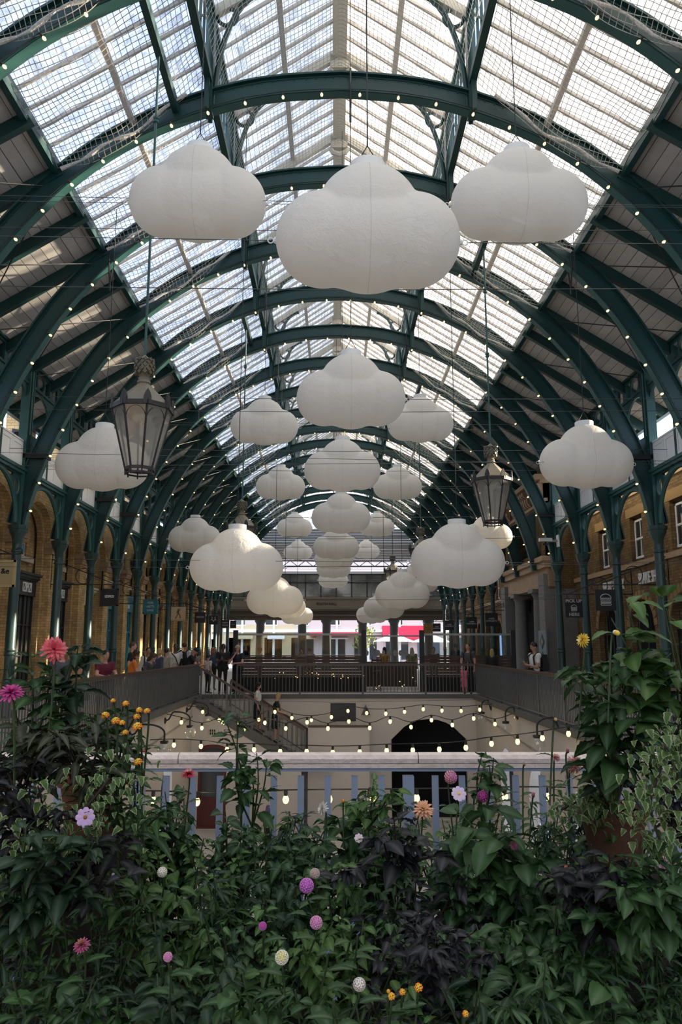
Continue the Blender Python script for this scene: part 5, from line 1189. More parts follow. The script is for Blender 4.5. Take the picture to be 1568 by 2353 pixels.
person('man in a charcoal T-shirt with one hand raised by the left railing', gr(143), .6, 1.76, 'pink', GREYC, JEAN, hair=HGR, hairstyle='short', arms=dict(elbl=(.32, -.12, 1.22), wril=(.34, -.25, 1.45)))
person('smiling woman in a maroon top leaning on the left railing', gr(240), .75, 1.64, 'pink', MAR, BLKC, hair=HDK, hairstyle='bun', lean=.12, arms=REST, build_=1.12)
person('person with curly brown hair in an orange T-shirt at the left railing', gr(302), 1.9, 1.62, 'pink', ORG, WHC, hair=HBR, hairstyle='curly', lean=.18, head_pitch=.2, arms=REST)
person('woman with long brown hair in a grey top bending over the left railing', gr(334), 1.2, 1.60, 'light', GREYC, JEAN, hair=HBR, hairstyle='long', lean=.42, head_pitch=.5, sleeve='long', arms=REST)
person('tall short haired man in dark clothes standing behind the orange T-shirt', gx(304, 22.6), 1.6, 1.84, 'pink', BLKC, CHAR, hair=HBR)
person('person in a black and white jacket half hidden in the left crowd', gx(341, 25.2), .4, 1.68, 'tan', WHC, BLKC, hair=HDK, sleeve='long', pack=BLKC)
person('blond woman in a denim jacket in the left crowd', gx(367, 24.6), 2.2, 1.66, 'light', JEAN, BLKC, hair=HBL, hairstyle='bob', sleeve='long')
person('dark haired person in a cream top in the left crowd', gx(383, 25.8), 2.6, 1.66, 'light', CRM, CHAR, hair=HDK, sleeve='long')
person('man in a white T-shirt with a black strap in the left crowd', gx(403, 28.2), .3, 1.80, 'dark', WHC, CRM, hair=HDK, hairstyle='short', extra=[lambda o, J, s: MB().tube([(J['shor'] + Vector((.05, -.12, .03))) * s, (J['che'] + Vector((0, -.16, 0))) * s, (J['pel'] + Vector((.12, -.14, .05))) * s], .018, 6).build('strap', BLKC, o)])
person('short haired man with a dark backpack in the left crowd', gx(424, 28.6), 2.9, 1.86, 'pink', WHC, CHAR, hair=HBR, pack=BLKC)
person('man in black with a navy cap leaning on the corner of the left railing', gr(432, -5.40), 1.5, 1.72, 'pink', BLKC, CHAR, hair=HDK, hairstyle='none', hat=NAVY, lean=.38, head_pitch=.3, arms=dict(elbr=(-.25, -.42, 1.06), wrir=(-.10, -.62, 1.10), elbl=(.25, -.42, 1.06), wril=(.10, -.62, 1.10)), build_=1.15)
person('woman in a dark and pale patterned blouse in the left crowd', gx(450, 28.4), .8, 1.64, 'tan', CAMO, BLKC, hair=HDK, hairstyle='long', sleeve='long')
person('boy in a white T-shirt behind the top of the stair', gx(479, 29.2), 2.4, 1.42, 'light', WHC, BLKC, hair=HDK)
person('woman with long ginger hair and a denim jacket beyond the stair', gx(489, 31.4), 3.0, 1.68, 'light', JEAN, BLKC, hair=HGI, hairstyle='long', sleeve='long')
person('man in black looking at his phone behind the far railing', gx(513, 28.9), .2, 1.80, 'dark', BLKC, BLKC, hair=HDK, head_pitch=.45, arms=PHN, extra=[phone], build_=1.1)
person('man in a navy polo and pale cap leaning on the far railing', gx(548, 28.62), -.25, 1.76, 'pink', NAVY, BLKC, hair=HBR, hairstyle='none', hat=CRM, lean=.10, arms=dict(elbr=(-.24, -.28, 1.12), wrir=(-.06, -.20, 1.42), elbl=(.26, -.26, 1.13), wril=(.02, -.34, 1.12)), build_=1.05)
def bagger(mt, z=.78): return lambda o, J, s: MB().bb(-.15, .15, -.06, .06, -.14, .14).tube([(-.10, 0, .14), (0, 0, .30), (.10, 0, .14)], .012, 5).build('handbag', mt, o, loc=(J['wrir'] * s) + Vector((0, 0, -.3)))
def on_stair(px, off=0.0):
    x = at(px, 1640, 27.3).x; t_ = (x - sx0) / (sx1 - sx0); return (x, 27.3, sz0 + (sz1 - sz0) * (math.floor(t_ * ns) + 1) / ns + off)
person('woman in a white top and black skirt walking down the stair', on_stair(592), PI / 2, 1.66, 'light', WHC, BLKC, hair=HDK, hairstyle='curly', kind='skirt', head_pitch=.35, sleeve='short', legs=dict(kner=(-.10, -.16, .53), ankr=(-.10, -.10, .12), toer=(-.11, -.26, .05)), extra=[bagger(BLKC)])
person('blond woman in a black dress with a shoulder bag walking down the stair', on_stair(634), PI / 2, 1.66, 'light', BLKC, BLKC, hair=HBL, hairstyle='short', kind='dress', head_pitch=.5, lean=.08, arms=dict(elbr=(-.22, -.1, 1.12), wrir=(-.12, -.3, 1.05)), extra=[lambda o, J, s: MB().tube([(J['shor'] + Vector((.02, -.06, .05))) * s, Vector((-.02, -.17, 1.2)) * s, Vector((.05, -.17, .95)) * s], .014, 5).bb(-.10, .12, -.24, -.16, .78, .98).build('shoulder_bag', mat('tan_leather', (.20, .11, .05), .5), o)])
person('man in a white T-shirt with a black backpack beside the right railing', gx(1229, 21.2), -1.25, 1.83, 'tan', WHC, BLKC, hair=HDK, head_pitch=.35, pack=BLKC, arms=PHN, extra=[phone])
person('man in a grey shirt with a backpack holding a small child by the hand', gx(1076, 28.9), -.5, 1.83, 'pink', GREYC, BLKC, hair=HBR, pack=BLKC, arms=dict(elbr=(-.25, -.02, 1.14), wrir=(-.20, -.10, .90)))
person('small girl in a pink dress holding a hand behind the far railing', gx(1066, 28.75), -.2, 1.02, 'light', PINKD, PINKD, shoes=WHC, hair=HDK, hairstyle='bun', kind='dress', child=True, arms=dict(elbl=(.24, -.02, 1.62), wril=(.24, -.05, 1.85)))
person('blond person in dark clothes seated beyond the right end of the far railing', gx(1131, 30.0), 2.6, 1.62, 'light', BLKC, BLKC, hair=HBL, hairstyle='long', sleeve='long')
person('customer in a blue shirt inside the glass screened bar', gx(712, 33.2), 2.8, 1.66, 'light', JEAN, BLKC, hair=HBR)
person('customer in a cream top inside the glass screened bar', gx(692, 31.9), .2, 1.60, 'light', CRM, BLKC, hair=HBR)
person('customer in white on the left inside the glass screened bar', gx(597, 32.6), 2.0, 1.70, 'tan', WHC, BLKC, hair=HDK, hairstyle='long')
person('bar worker in dark clothes behind the right glass screen', gx(997, 33.0), .1, 1.68, 'light', NAVY, BLKC, hair=HDK)
person('customer in ochre seen through the open bay of the bar', gx(884, 34.0), 2.7, 1.68, 'light', cloth('ochre_cloth', (.30, .17, .03)), BLKC, hair=HDK, hairstyle='long')
person('customer in olive seen through the open bay by the right post', gx(947, 34.6), 2.9, 1.66, 'light', cloth('olive_cloth', (.16, .17, .07)), BLKC, hair=HBL, hairstyle='bob')
person('woman with long brown hair seated down in the court', (at(851, 1780, 24.6).x, 24.6, ZL), .3, 1.66, 'light', WHC, BLKC, hair=HBR, hairstyle='long', sleeve='short')
person('person in a purple top down in the court by the stair', (at(617, 1810, 23.4).x, 23.4, ZL), 2.2, 1.62, 'light', PURP, BLKC, hair=HDK, lean=.25)
# ================================================================== PLANTS
def leaf_mat(name, c1, c2, rough=.46, edge=None):
    m = bpy.data.materials.new(name); m.use_nodes = True; t = m.node_tree; b = t.nodes['Principled BSDF']; b.inputs['Roughness'].default_value = rough; b.inputs['Specular IOR Level'].default_value = .32
    oi = nn(t, 'ShaderNodeObjectInfo'); tcx = nn(t, 'ShaderNodeTexCoord'); nz_ = nn(t, 'ShaderNodeTexNoise', inp={'Scale': 9.0, 'Detail': 3.0}); t.links.new(tcx.outputs['Object'], nz_.inputs['Vector'])
    ad = nn(t, 'ShaderNodeMath', operation='ADD'); t.links.new(oi.outputs['Random'], ad.inputs[0]); t.links.new(nz_.outputs[0], ad.inputs[1])
    mr = nn(t, 'ShaderNodeMapRange', inp={'From Min': .35, 'From Max': 1.65}); t.links.new(ad.outputs[0], mr.inputs[0])
    mx = nn(t, 'ShaderNodeMix', data_type='RGBA'); mx.inputs[6].default_value = (*c1, 1); mx.inputs[7].default_value = (*c2, 1); t.links.new(mr.outputs[0], mx.inputs[0]); out = mx.outputs[2]
    if edge is None: edge = tuple(min(1, .10 + 1.15 * c) * .45 + .55 * c for c in c2)
    if edge:
        at_ = nn(t, 'ShaderNodeAttribute', attribute_name='edge'); me_ = nn(t, 'ShaderNodeMix', data_type='RGBA'); me_.inputs[7].default_value = (*edge, 1); t.links.new(out, me_.inputs[6]); t.links.new(at_.outputs['Fac'], me_.inputs[0]); out = me_.outputs[2]
    t.links.new(out, b.inputs['Base Color'])
    tl = nn(t, 'ShaderNodeBsdfTranslucent'); t.links.new(out, tl.inputs[0]); ms = nn(t, 'ShaderNodeMixShader', inp={0: .25}); o_ = t.nodes['Material Output']
    t.links.new(b.outputs[0], ms.inputs[1]); t.links.new(tl.outputs[0], ms.inputs[2]); t.links.new(ms.outputs[0], o_.inputs[0]); MATS[name] = m; return m
LG = leaf_mat('leaf_green', (.015, .048, .013), (.046, .108, .027)); LB = leaf_mat('leaf_bright', (.036, .10, .018), (.085, .165, .034)); LD_ = leaf_mat('leaf_deep', (.009, .029, .012), (.022, .055, .021)); LP = leaf_mat('leaf_purple', (.010, .011, .012), (.022, .022, .024), .5); LBR = leaf_mat('leaf_bronze', (.028, .034, .016), (.05, .055, .022))
LV = leaf_mat('leaf_ivy', (.045, .10, .02), (.09, .16, .035), .4, edge=(.42, .46, .26))
def leaf_shape(kind, n=10):
    """outline half widths along the blade"""
    if kind == 'ovate': return [(i / n, .30 * math.sin(PI * (i / n) ** .72) ** .85 * (1 + (.07 if i % 2 else -.05))) for i in range(n + 1)]
    if kind == 'broad': return [(i / n, .35 * math.sin(PI * (i / n) ** .80) ** .72 * (1 + (.03 if i % 2 else -.02))) for i in range(n + 1)]
    if kind == 'lance': return [(i / n, .13 * math.sin(PI * (i / n) ** .8)) for i in range(n + 1)]
    if kind == 'ivy': return [(0, .10), (.1, .34), (.22, .40), (.34, .28), (.5, .30), (.66, .20), (.85, .10), (1, 0)]
def leaf_into(m, kind, L, M, curl=.25, fold=.25, edges=None):
    sh = leaf_shape(kind); o = len(m.v); n = len(sh) - 1; e = []
    for i, (t_, w) in enumerate(sh):
        y = L * t_; z = -curl * L * t_ * t_ + .06 * L * math.sin(PI * t_)
        for s_, f_ in ((-1, 1), (-.55, .5), (0, 0), (.55, .5), (1, 1)):
            m.v.append(tuple(M @ Vector((s_ * w * L, y, z + fold * abs(s_) * w * L + (.012 * L * (1 if i % 2 else -1) if abs(s_) == 1 else 0))))); e.append((1.0 if abs(s_) == 1 or i == n else 0.0) if kind == 'ivy' else (1.0 if s_ == 0 else 0.0))
    for i in range(n):
        for j in range(4): a = o + i * 5 + j; m.f.append((a, a + 1, a + 6, a + 5)); m.m.append(m.mi)
    if edges is not None: edges.extend(e)
    return m
def leaf_mesh(kind, mtl, curl, fold):
    m = MB(); E_ = []; leaf_into(m, kind, 1.0, Matrix(), curl, fold, E_); m.tube([(0, -.25, .03), (0, -.1, .02), (0, .02, 0)], .016, 4); E_ += [0] * (len(m.v) - len(E_))
    me = m.mesh('leaf', mtl, 180); a = me.attributes.new('edge', 'FLOAT', 'POINT'); a.data.foreach_set('value', E_[:len(me.vertices)] + [0] * max(0, len(me.vertices) - len(E_))); return me
LEAVES = {}
for nm, mt in (('green', LG), ('bright', LB), ('deep', LD_), ('purple', LP), ('bronze', LBR)):
    for kd in ('ovate', 'broad', 'lance'): LEAVES[nm, kd] = [leaf_mesh(kd, mt, c, f_) for c, f_ in ((.12, .12), (.28, .18), (.42, .08))]
LEAVES['ivy', 'ivy'] = [leaf_mesh('ivy', LV, c, f_) for c, f_ in ((.1, .15), (.3, .2))]
LM = {'green': LG, 'bright': LB, 'deep': LD_, 'purple': LP, 'bronze': LBR, 'ivy': LV}
STEM = mat('stem_green', (.035, .06, .018), .6); STEMD = mat('stem_dark', (.03, .018, .014), .6)
R0 = random.Random(11)
def mat_leaf(pos, out, up_tilt, roll, size):
    """leaf pointing along 'out' from pos"""
    y = Vector(out).normalized(); y = (y + Vector((0, 0, up_tilt))).normalized(); z = Vector((0, 0, 1)) - y * y.z
    z = z.normalized() if z.length > 1e-3 else Vector((0, -1, 0)); x = y.cross(z); R = Matrix((x, y, z)).transposed() @ Matrix.Rotation(roll, 3, 'Y')
    return R
def plant(name, label, base, tip, color, kind, nleaf, size, group, stems=3, spread=.12, fill=60, thick=.006, lmin=.25, face=(0, -1, 0)):
    base = Vector(base); tip = Vector(tip); o = thing(name, label, 'plant', base, 0, group); sm = MB(); axes = []
    for s_ in range(stems):
        a = R0.uniform(0, 2 * PI); sp = spread * R0.uniform(.4, 1) * (0 if s_ == 0 else 1); e_ = tip - base + Vector((math.cos(a) * sp, math.sin(a) * sp * .8, -abs(sp) * R0.uniform(0, .9)))
        mid = e_ * .5 + Vector((R0.uniform(-.04, .04), R0.uniform(-.04, .04), .03)); c = smoothcurve([(0, 0, 0), mid, e_], 5); axes.append(c); sm.tube(c, [thick * (1 - .55 * i / (len(c) - 1)) for i in range(len(c))], 5)
    sm.build('stem', STEMD if color in ('purple', 'bronze') else STEM, o)
    def spot():
        c = axes[R0.randrange(len(axes))]; t_ = lmin + (1 - lmin) * R0.random() ** .8; i = t_ * (len(c) - 1); k = min(int(i), len(c) - 2); p = c[k].lerp(c[k + 1], i - k); a = R0.uniform(0, 2 * PI)
        out = Vector((math.cos(a), math.sin(a), 0)) + Vector(face) * R0.uniform(0, .75); return p, out, t_
    for i in range(nleaf):
        p, out, t_ = spot(); sz = size * R0.uniform(.7, 1.25) * (1.1 - .45 * t_); R = mat_leaf(p, out, R0.uniform(-.55, .5) + .5 * (t_ - .5), R0.uniform(-.5, .5), sz)
        q = p + out.normalized() * sz * .3; link('leaf', R0.choice(LEAVES[color, kind]), o, q, R.to_euler(), sz)
    if fill:
        fm = MB(); E_ = []
        for i in range(fill):
            p, out, t_ = spot(); sz = size * R0.uniform(.5, 1.0) * (1.1 - .45 * t_); R = mat_leaf(p, out, R0.uniform(-.6, .4), R0.uniform(-.6, .6), sz); M = Matrix.Translation(p + out.normalized() * sz * R0.uniform(.1, .5)) @ R.to_4x4(); leaf_into(fm, kind, sz, M, R0.uniform(.1, .5), .22, E_)
        me = fm.mesh('foliage', LM[color], 180); a = me.attributes.new('edge', 'FLOAT', 'POINT'); a.data.foreach_set('value', E_); link('foliage', me, o, kind='stuff')
    return o
# ---- planters the plants grow from
SOIL = mat('dark_soil', (.015, .011, .008), .95, bump=(30, .8)); TROUGH = mat('dark_timber_trough', (.03, .022, .017), .8, noise=(6, .5, (.02, .015, .012)))
tr = thing('planter_trough', 'long dark timber planter hidden under the flower bed', 'planter', (0, 3.35, 0))
for y in (-.95, .95): MB().bb(-1.9, 1.9, y - .03, y + .03, 0, .34).build('side', TROUGH, tr)
for x in (-1.9, 1.9): MB().bb(x - .03, x + .03, -.95, .95, 0, .34).build('end', TROUGH, tr)
MB().bb(-1.88, 1.88, -.93, .93, .02, .30).build('soil', SOIL, tr)
TERRA = mat('terracotta', (.12, .05, .026), .85, noise=(8, .5, (.08, .034, .02)))
def pot(px, py, Y, r, h, label):
    c = at(px, py, Y); o = thing('terracotta_pot', label, 'pot', (c.x, Y, c.z - h)); MB().lathe([(r * .72, 0), (r * .95, h * .8), (r * 1.06, h * .8), (r * 1.08, h), (r * .95, h), (r * .9, h * .9)], 20).build('body', TERRA, o, smooth=40); MB().lathe([(0, h * .9), (r * .92, h * .9)], 20, caps=False).build('soil', SOIL, o)
    st = MB(); st.bb(-r * 1.1, r * 1.1, -r * 1.1, r * 1.1, -(c.z - h), -.005); st.build('stand', TROUGH, o); return o
pot(215, 1775, 3.75, .15, .26, 'terracotta pot on the left holding the dark leaved plants'); pot(1408, 1850, 3.75, .15, .26, 'terracotta pot on the right holding the tall leafy dahlia')
# ---- flower bed: many leafy plants, top line follows the bed in the photo
def top_px(px):
    xs = [0, 120, 240, 340, 450, 560, 700, 830, 950, 1100, 1200, 1300, 1400, 1568]; ys = [1890, 1900, 1880, 1830, 1890, 1850, 1850, 1850, 1870, 1840, 1850, 1830, 1850, 1960]
    return float(np.interp(px, xs, ys))
kinds = [('green', 'ovate'), ('green', 'lance'), ('deep', 'ovate'), ('bright', 'ovate'), ('green', 'broad'), ('bright', 'ovate'), ('deep', 'lance')]
DESC = {('green', 'ovate'): 'mid green leafy bed plant', ('green', 'lance'): 'narrow leaved green bed plant', ('deep', 'ovate'): 'deep green bed plant', ('bright', 'ovate'): 'bright green bed plant', ('green', 'broad'): 'broad leaved green bed plant', ('purple', 'ovate'): 'dark purple leaved bed plant', ('deep', 'lance'): 'deep green narrow leaved bed plant'}
cols = 12; rows = 5; ROWN = ['back', 'second', 'middle', 'fourth', 'front']
for r in range(rows):
    Y = [4.12, 3.65, 3.2, 2.75, 2.35][r]; 
    for c in range(cols):
        px = -10 + 138 * c + R0.uniform(-35, 35) + (69 if r % 2 else 0)
        if px > 1620: continue
        py = top_px(px) + [0, 60, 150, 270, 400][r] + R0.uniform(-40, 25)
        tip = at(px, py, Y); kd = kinds[R0.randrange(len(kinds))]
        if 820 < px < 1010 and r >= 2: kd = ('purple', 'ovate')
        if 1020 < px < 1230 and r in (1, 2, 3): kd = ('green', 'broad')
        if px < 230 and r <= 1: kd = ('deep', 'lance') if r else ('purple', 'ovate')
        sz = {'ovate': .105, 'lance': .13, 'broad': .14}[kd[1]] * (1.0 if r < 3 else .85) * R0.uniform(.75, 1.15)
        side = 'far left' if px < 300 else 'left' if px < 620 else 'middle' if px < 950 else 'right' if px < 1280 else 'far right'
        plant('bed_plant', f'{DESC[kd]}, {ORD[c]} from left in the {ROWN[r]} row', (tip.x + R0.uniform(-.05, .05), Y + .12, .29), tip, kd[0], kd[1], 22, sz, 'leafy plants in the flower bed', 6, .27, 150, lmin=.1)
for c in range(13):
    px = 20 + 125 * c + R0.uniform(-20, 20); tip = at(px, top_px(px) + 35 + R0.uniform(-20, 20), 4.3); cl_ = R0.choice(['green', 'deep', 'green', 'bright'])
    plant('hedge_plant', f'low dense hedge plant just in front of the pale rail, {ORD[c]} from left', (tip.x, 4.34, .29), tip, cl_, 'ovate', 20, .10, 'hedge plants along the pale rail', 8, .26, 170, lmin=.15)
# big leafed plants and tall ones
def tall(label, px0, py0, px1, py1, Y, color, kind, nleaf, size, stems=4, spread=.2, fill=60, name='tall_plant', lmin=.2):
    b0 = at(px0, py0, Y + .1); plant(name, label, b0, at(px1, py1, Y), color, kind, nleaf, size, 'tall plants round the flower bed', stems, spread, fill, .0055, lmin)
tall('tall dahlia foliage at the left edge under the magenta flower', 60, 1800, 70, 1500, 3.1, 'green', 'ovate', 34, .12, 5, .22, 50)
tall('tall stem of deep green leaves under the coral flower', 140, 1800, 165, 1480, 3.25, 'deep', 'ovate', 30, .13, 4, .18, 40)
tall('bronze palmate leaved plant left of the pale rail', 190, 1820, 205, 1640, 2.9, 'bronze', 'lance', 44, .17, 6, .28, 70)
tall('leafy green shrub with orange flowers beside the pale rail', 265, 1820, 285, 1620, 3.2, 'green', 'ovate', 36, .10, 6, .24, 60)
tall('almost black leaved plant at the left edge of the bed', 60, 1960, 80, 1740, 2.75, 'purple', 'ovate', 50, .085, 8, .26, 120, lmin=.1)
tall('narrow leaved bright plant left of the rail posts', 290, 1950, 300, 1770, 3.0, 'green', 'lance', 44, .12, 7, .22, 60)
tall('tall leafy stem rising in front of the pale rail left of centre', 555, 1900, 545, 1640, 3.9, 'green', 'ovate', 26, .09, 3, .10, 10)
tall('leafy stem with lobed leaves in front of the pale rail left of centre', 580, 1900, 590, 1730, 3.9, 'green', 'ovate', 30, .10, 4, .12, 30)
tall('upright leafy plant before the balusters right of centre', 1110, 1900, 1108, 1735, 3.9, 'green', 'ovate', 28, .11, 4, .13, 20)
tall('large smooth leaved plant in the right middle of the bed', 1130, 2000, 1120, 1840, 3.3, 'green', 'broad', 26, .16, 5, .26, 20)
tall('bright green young leaves before the balusters in the middle', 850, 1900, 860, 1790, 3.9, 'bright', 'ovate', 24, .09, 5, .16, 30)
tall('tall dahlia foliage on the right under the yellow flower', 1420, 1840, 1400, 1500, 3.0, 'green', 'ovate', 60, .15, 8, .30, 90)
tall('tall climber with big pale green leaves at the right edge', 1560, 1800, 1520, 1370, 2.9, 'bright', 'broad', 30, .16, 5, .22, 16)
tall('deep green foliage at the right edge of the picture', 1570, 1850, 1560, 1530, 3.1, 'deep', 'ovate', 46, .13, 6, .26, 80)
tall('drooping dark foliage right of the pale rail', 1420, 1880, 1390, 1640, 3.35, 'deep', 'ovate', 40, .12, 6, .22, 60)
tall('almost black leaved plant at the right edge of the bed', 1570, 1950, 1560, 1790, 2.8, 'purple', 'ovate', 40, .075, 6, .18, 80)
tall('dark purple leaved dahlia right of centre in the bed', 900, 2000, 905, 1880, 3.2, 'purple', 'ovate', 40, .10, 7, .28, 60)
tall('dense dark purple leaved plant low in the middle of the bed', 1000, 2290, 1000, 2110, 2.45, 'purple', 'ovate', 60, .06, 8, .22, 160, lmin=.1)
tall('dark leaved shrub low at the left edge', 60, 2150, 60, 1900, 2.5, 'deep', 'ovate', 44, .10, 8, .26, 120, lmin=.1)
tall('dark purple leaved dahlia left of the wilting flower', 200, 2080, 215, 1930, 2.7, 'purple', 'ovate', 40, .10, 7, .24, 90, lmin=.1)
tall('green leafy dahlia low at the right edge', 1500, 2150, 1500, 1960, 2.5, 'green', 'ovate', 44, .10, 8, .26, 120, lmin=.1)
tall('purple grey leaved dahlia under the right ivy', 1400, 2150, 1400, 1960, 2.7, 'purple', 'ovate', 44, .11, 8, .26, 100, lmin=.1)
tall('broad bronze leaved plant at the left behind the coral dahlia', 30, 1850, 40, 1650, 3.0, 'bronze', 'ovate', 40, .12, 7, .24, 80, lmin=.1)
def ivy(label, pts, Y, n=60, size=.055, fill=90, w=.12):
    P = [at(x, y, Y) for x, y in pts]; o = thing('ivy', label, 'plant', P[0], 0, 'variegated ivy trails'); c = smoothcurve([p - P[0] for p in P], 6); MB().tube(c, .005, 5).build('stem', STEMD, o)
    def spot():
        p = c[R0.randrange(len(c))] + Vector((R0.gauss(0, w), R0.gauss(0, .06), R0.gauss(0, w * .8))); return p, Vector((R0.uniform(-1, 1), R0.uniform(-1, -.2), R0.uniform(-1, .3)))
    for i in range(n):
        p, out = spot(); sz = size * R0.uniform(.7, 1.3); R = mat_leaf(p, out, R0.uniform(-.7, .2), R0.uniform(-.5, .5), sz); link('leaf', R0.choice(LEAVES['ivy', 'ivy']), o, p, R.to_euler(), sz)
    fm = MB(); E_ = []
    for i in range(fill):
        p, out = spot(); sz = size * R0.uniform(.6, 1); leaf_into(fm, 'ivy', sz, Matrix.Translation(p) @ mat_leaf(p, out, R0.uniform(-.7, .2), R0.uniform(-.5, .5), sz).to_4x4(), .2, .15, E_)
    me = fm.mesh('foliage', LV, 180); a = me.attributes.new('edge', 'FLOAT', 'POINT'); a.data.foreach_set('value', E_); link('foliage', me, o, kind='stuff')
ivy('variegated ivy trailing down the left of the bed', [(250, 1790), (190, 1860), (100, 1910), (20, 1930)], 2.7, 110, .034, 160, .085)
ivy('variegated ivy hanging down the right edge', [(1535, 1690), (1520, 1760), (1495, 1850), (1520, 1940)], 2.55, 110, .036, 170, .042)
ivy('variegated ivy trailing right of the balusters', [(1290, 1860), (1360, 1830), (1400, 1850)], 3.4, 60, .04, 90, .05)
# ---- flowers
def bloom_mesh(style, c1, c2, cc):
    m = MB()
    def petal(L, w, az, el, mi, curl=.3, tipw=.5):
        R = Matrix.Rotation(az, 4, 'Z') @ Matrix.Rotation(el, 4, 'X'); o = len(m.v)
        for i, (t_, ww) in enumerate(((0, .35), (.3, .8), (.65, 1), (.88, .75), (1, .08 if tipw < .6 else .45))):
            for s_ in (-1, 0, 1): m.v.append(tuple(R @ Vector((s_ * w * ww / 2, .10 + L * t_ * .9, -curl * L * t_ * t_ * .5 + .10 * w * (abs(s_) if tipw < .6 else -abs(s_))))))
        for i in range(4):
            for j in range(2): a = o + i * 3 + j; m.f.append((a, a + 1, a + 4, a + 3)); m.m.append(mi)
    if style == 'single':
        for i in range(8): petal(.9, .62, 2 * PI * i / 8, .15, 0, .15, 1)
        m.sphere((0, 0, .03), .2, 10, 6, mi=2, sc=(1, 1, .6))
    elif style == 'cactus':
        for ring, (n, el, L) in enumerate(((16, -.15, 1.0), (14, .25, .95), (11, .6, .85), (8, .95, .7), (5, 1.25, .5))):
            for i in range(n): petal(L * R0.uniform(.85, 1.1), .22, 2 * PI * (i + .5 * (ring % 2)) / n + R0.uniform(-.1, .1), el + R0.uniform(-.1, .1), 0 if ring < 3 else 1, .35, .5)
    elif style == 'pompon':
        for q in range(70):
            z = 1 - 1.35 * (q + .5) / 70; rr_ = math.sqrt(max(0, 1 - z * z)); az = q * 2.39996; nrm = Vector((rr_ * math.cos(az), rr_ * math.sin(az), z)); R = nrm.to_track_quat('Z', 'Y').to_matrix(); o = len(m.v)
            for (u, v_, w_) in ((0, 0, -.05), (-.15, -.06, .04), (0, -.13, .10), (.15, -.06, .04), (.12, .13, .02), (-.12, .13, .02)): m.v.append(tuple(nrm * .82 + R @ Vector((u, v_, w_ + .06))))
            for f_ in ((0, 1, 2), (0, 2, 3), (0, 3, 4), (0, 4, 5), (0, 5, 1)): m.f.append(tuple(o + k_ for k_ in f_)); m.m.append(1 if z > .72 else 0)
        m.sphere((0, 0, 0), .70, 12, 8, mi=0)
    elif style == 'bud':
        m.sphere((0, 0, .25), .5, 10, 8, mi=0, sc=(.8, .8, 1.1)); m.sphere((0, 0, -.05), .45, 10, 6, mi=2, sc=(.85, .85, .8))
    elif style == 'lantana':
        for i in range(22):
            a = 2.4 * i; z = 1 - i / 24; r = math.sqrt(max(0, 1 - z * z)); m.sphere((r * math.cos(a) * .7, r * math.sin(a) * .7, z * .6), .2, 6, 5, mi=0 if i > 7 else 1)
    elif style == 'spike':
        for i in range(9): m.sphere((.08 * math.cos(i * 2.4), .08 * math.sin(i * 2.4), .22 * i), .13, 6, 5, mi=0, sc=(1, 1.6, .8))
    mx_ = max(math.sqrt(v[0] ** 2 + v[1] ** 2 + (v[2] ** 2 if style in ('bud', 'lantana') else 0)) for v in m.v) if style != 'spike' else 1.0; m.v = [(v[0] / mx_, v[1] / mx_, v[2] / mx_) for v in m.v]
    mats_ = [mat('petal_%02d%02d%02d' % tuple(int(99 * x) for x in c1), c1, .55), mat('petal_%02d%02d%02d' % tuple(int(99 * x) for x in c2), c2, .55), mat('petal_%02d%02d%02d' % tuple(int(99 * x) for x in cc), cc, .6)]
    return m.mesh('bloom', mats_, 180)
def flower(px, py, Y, dpx, style, c1, c2, cc, label, face=(0, -.75, .55), stem=True, name='flower'):
    if py > 1900: Y = min(Y, float(np.interp(py, [1900, 1950, 2000, 2100, 2200, 2300], [3.5, 3.2, 2.8, 2.45, 2.15, 1.95])))
    c = at(px, py, Y); r = dpx * Y / FPX / 2; o = thing(name, label, 'flower', (c.x, c.y, c.z)); f_ = Vector(face).normalized()
    me = bloom_mesh(style, c1, c2, cc); q = f_.to_track_quat('Z', 'Y'); link('bloom', me, o, (0, 0, 0), q.to_euler(), r)
    if style not in ('lantana', 'spike', 'bud'): MB().lathe([(.05, -.28), (.3, -.12), (.42, .02)], 8, caps=False).build('sepals', STEM, o).matrix_local = Matrix.LocRotScale(Vector((0, 0, 0)), q, Vector((r, r, r)))
    if stem:
        L = .13 if py > 1900 else .22 if c.z < 1.1 else .32; MB().tube(smoothcurve([-f_ * r * .2, Vector((0, .03, -.04)) - f_ * r * .5, Vector((R0.uniform(-.03, .03), .10 if py > 1900 else .05, -L))], 4), .003 if py > 1900 else .004, 5).build('stem', STEM, o)
        for i in range(2):
            out = Vector((R0.choice((-1, 1)), R0.uniform(-1, .5), 0)); link('leaf', LEAVES['green', 'ovate'][i], o, Vector((0, .04, -L * (.45 + .35 * i))), mat_leaf(None, out, .2, 0, 1).to_euler(), .07)
    return o
PK = (.62, .20, .42); MG = (.50, .05, .28); WH = (.75, .70, .62); PE = (.72, .36, .20); OR = (.85, .22, .01); YL = (.80, .55, .06); LIL = (.58, .38, .62)
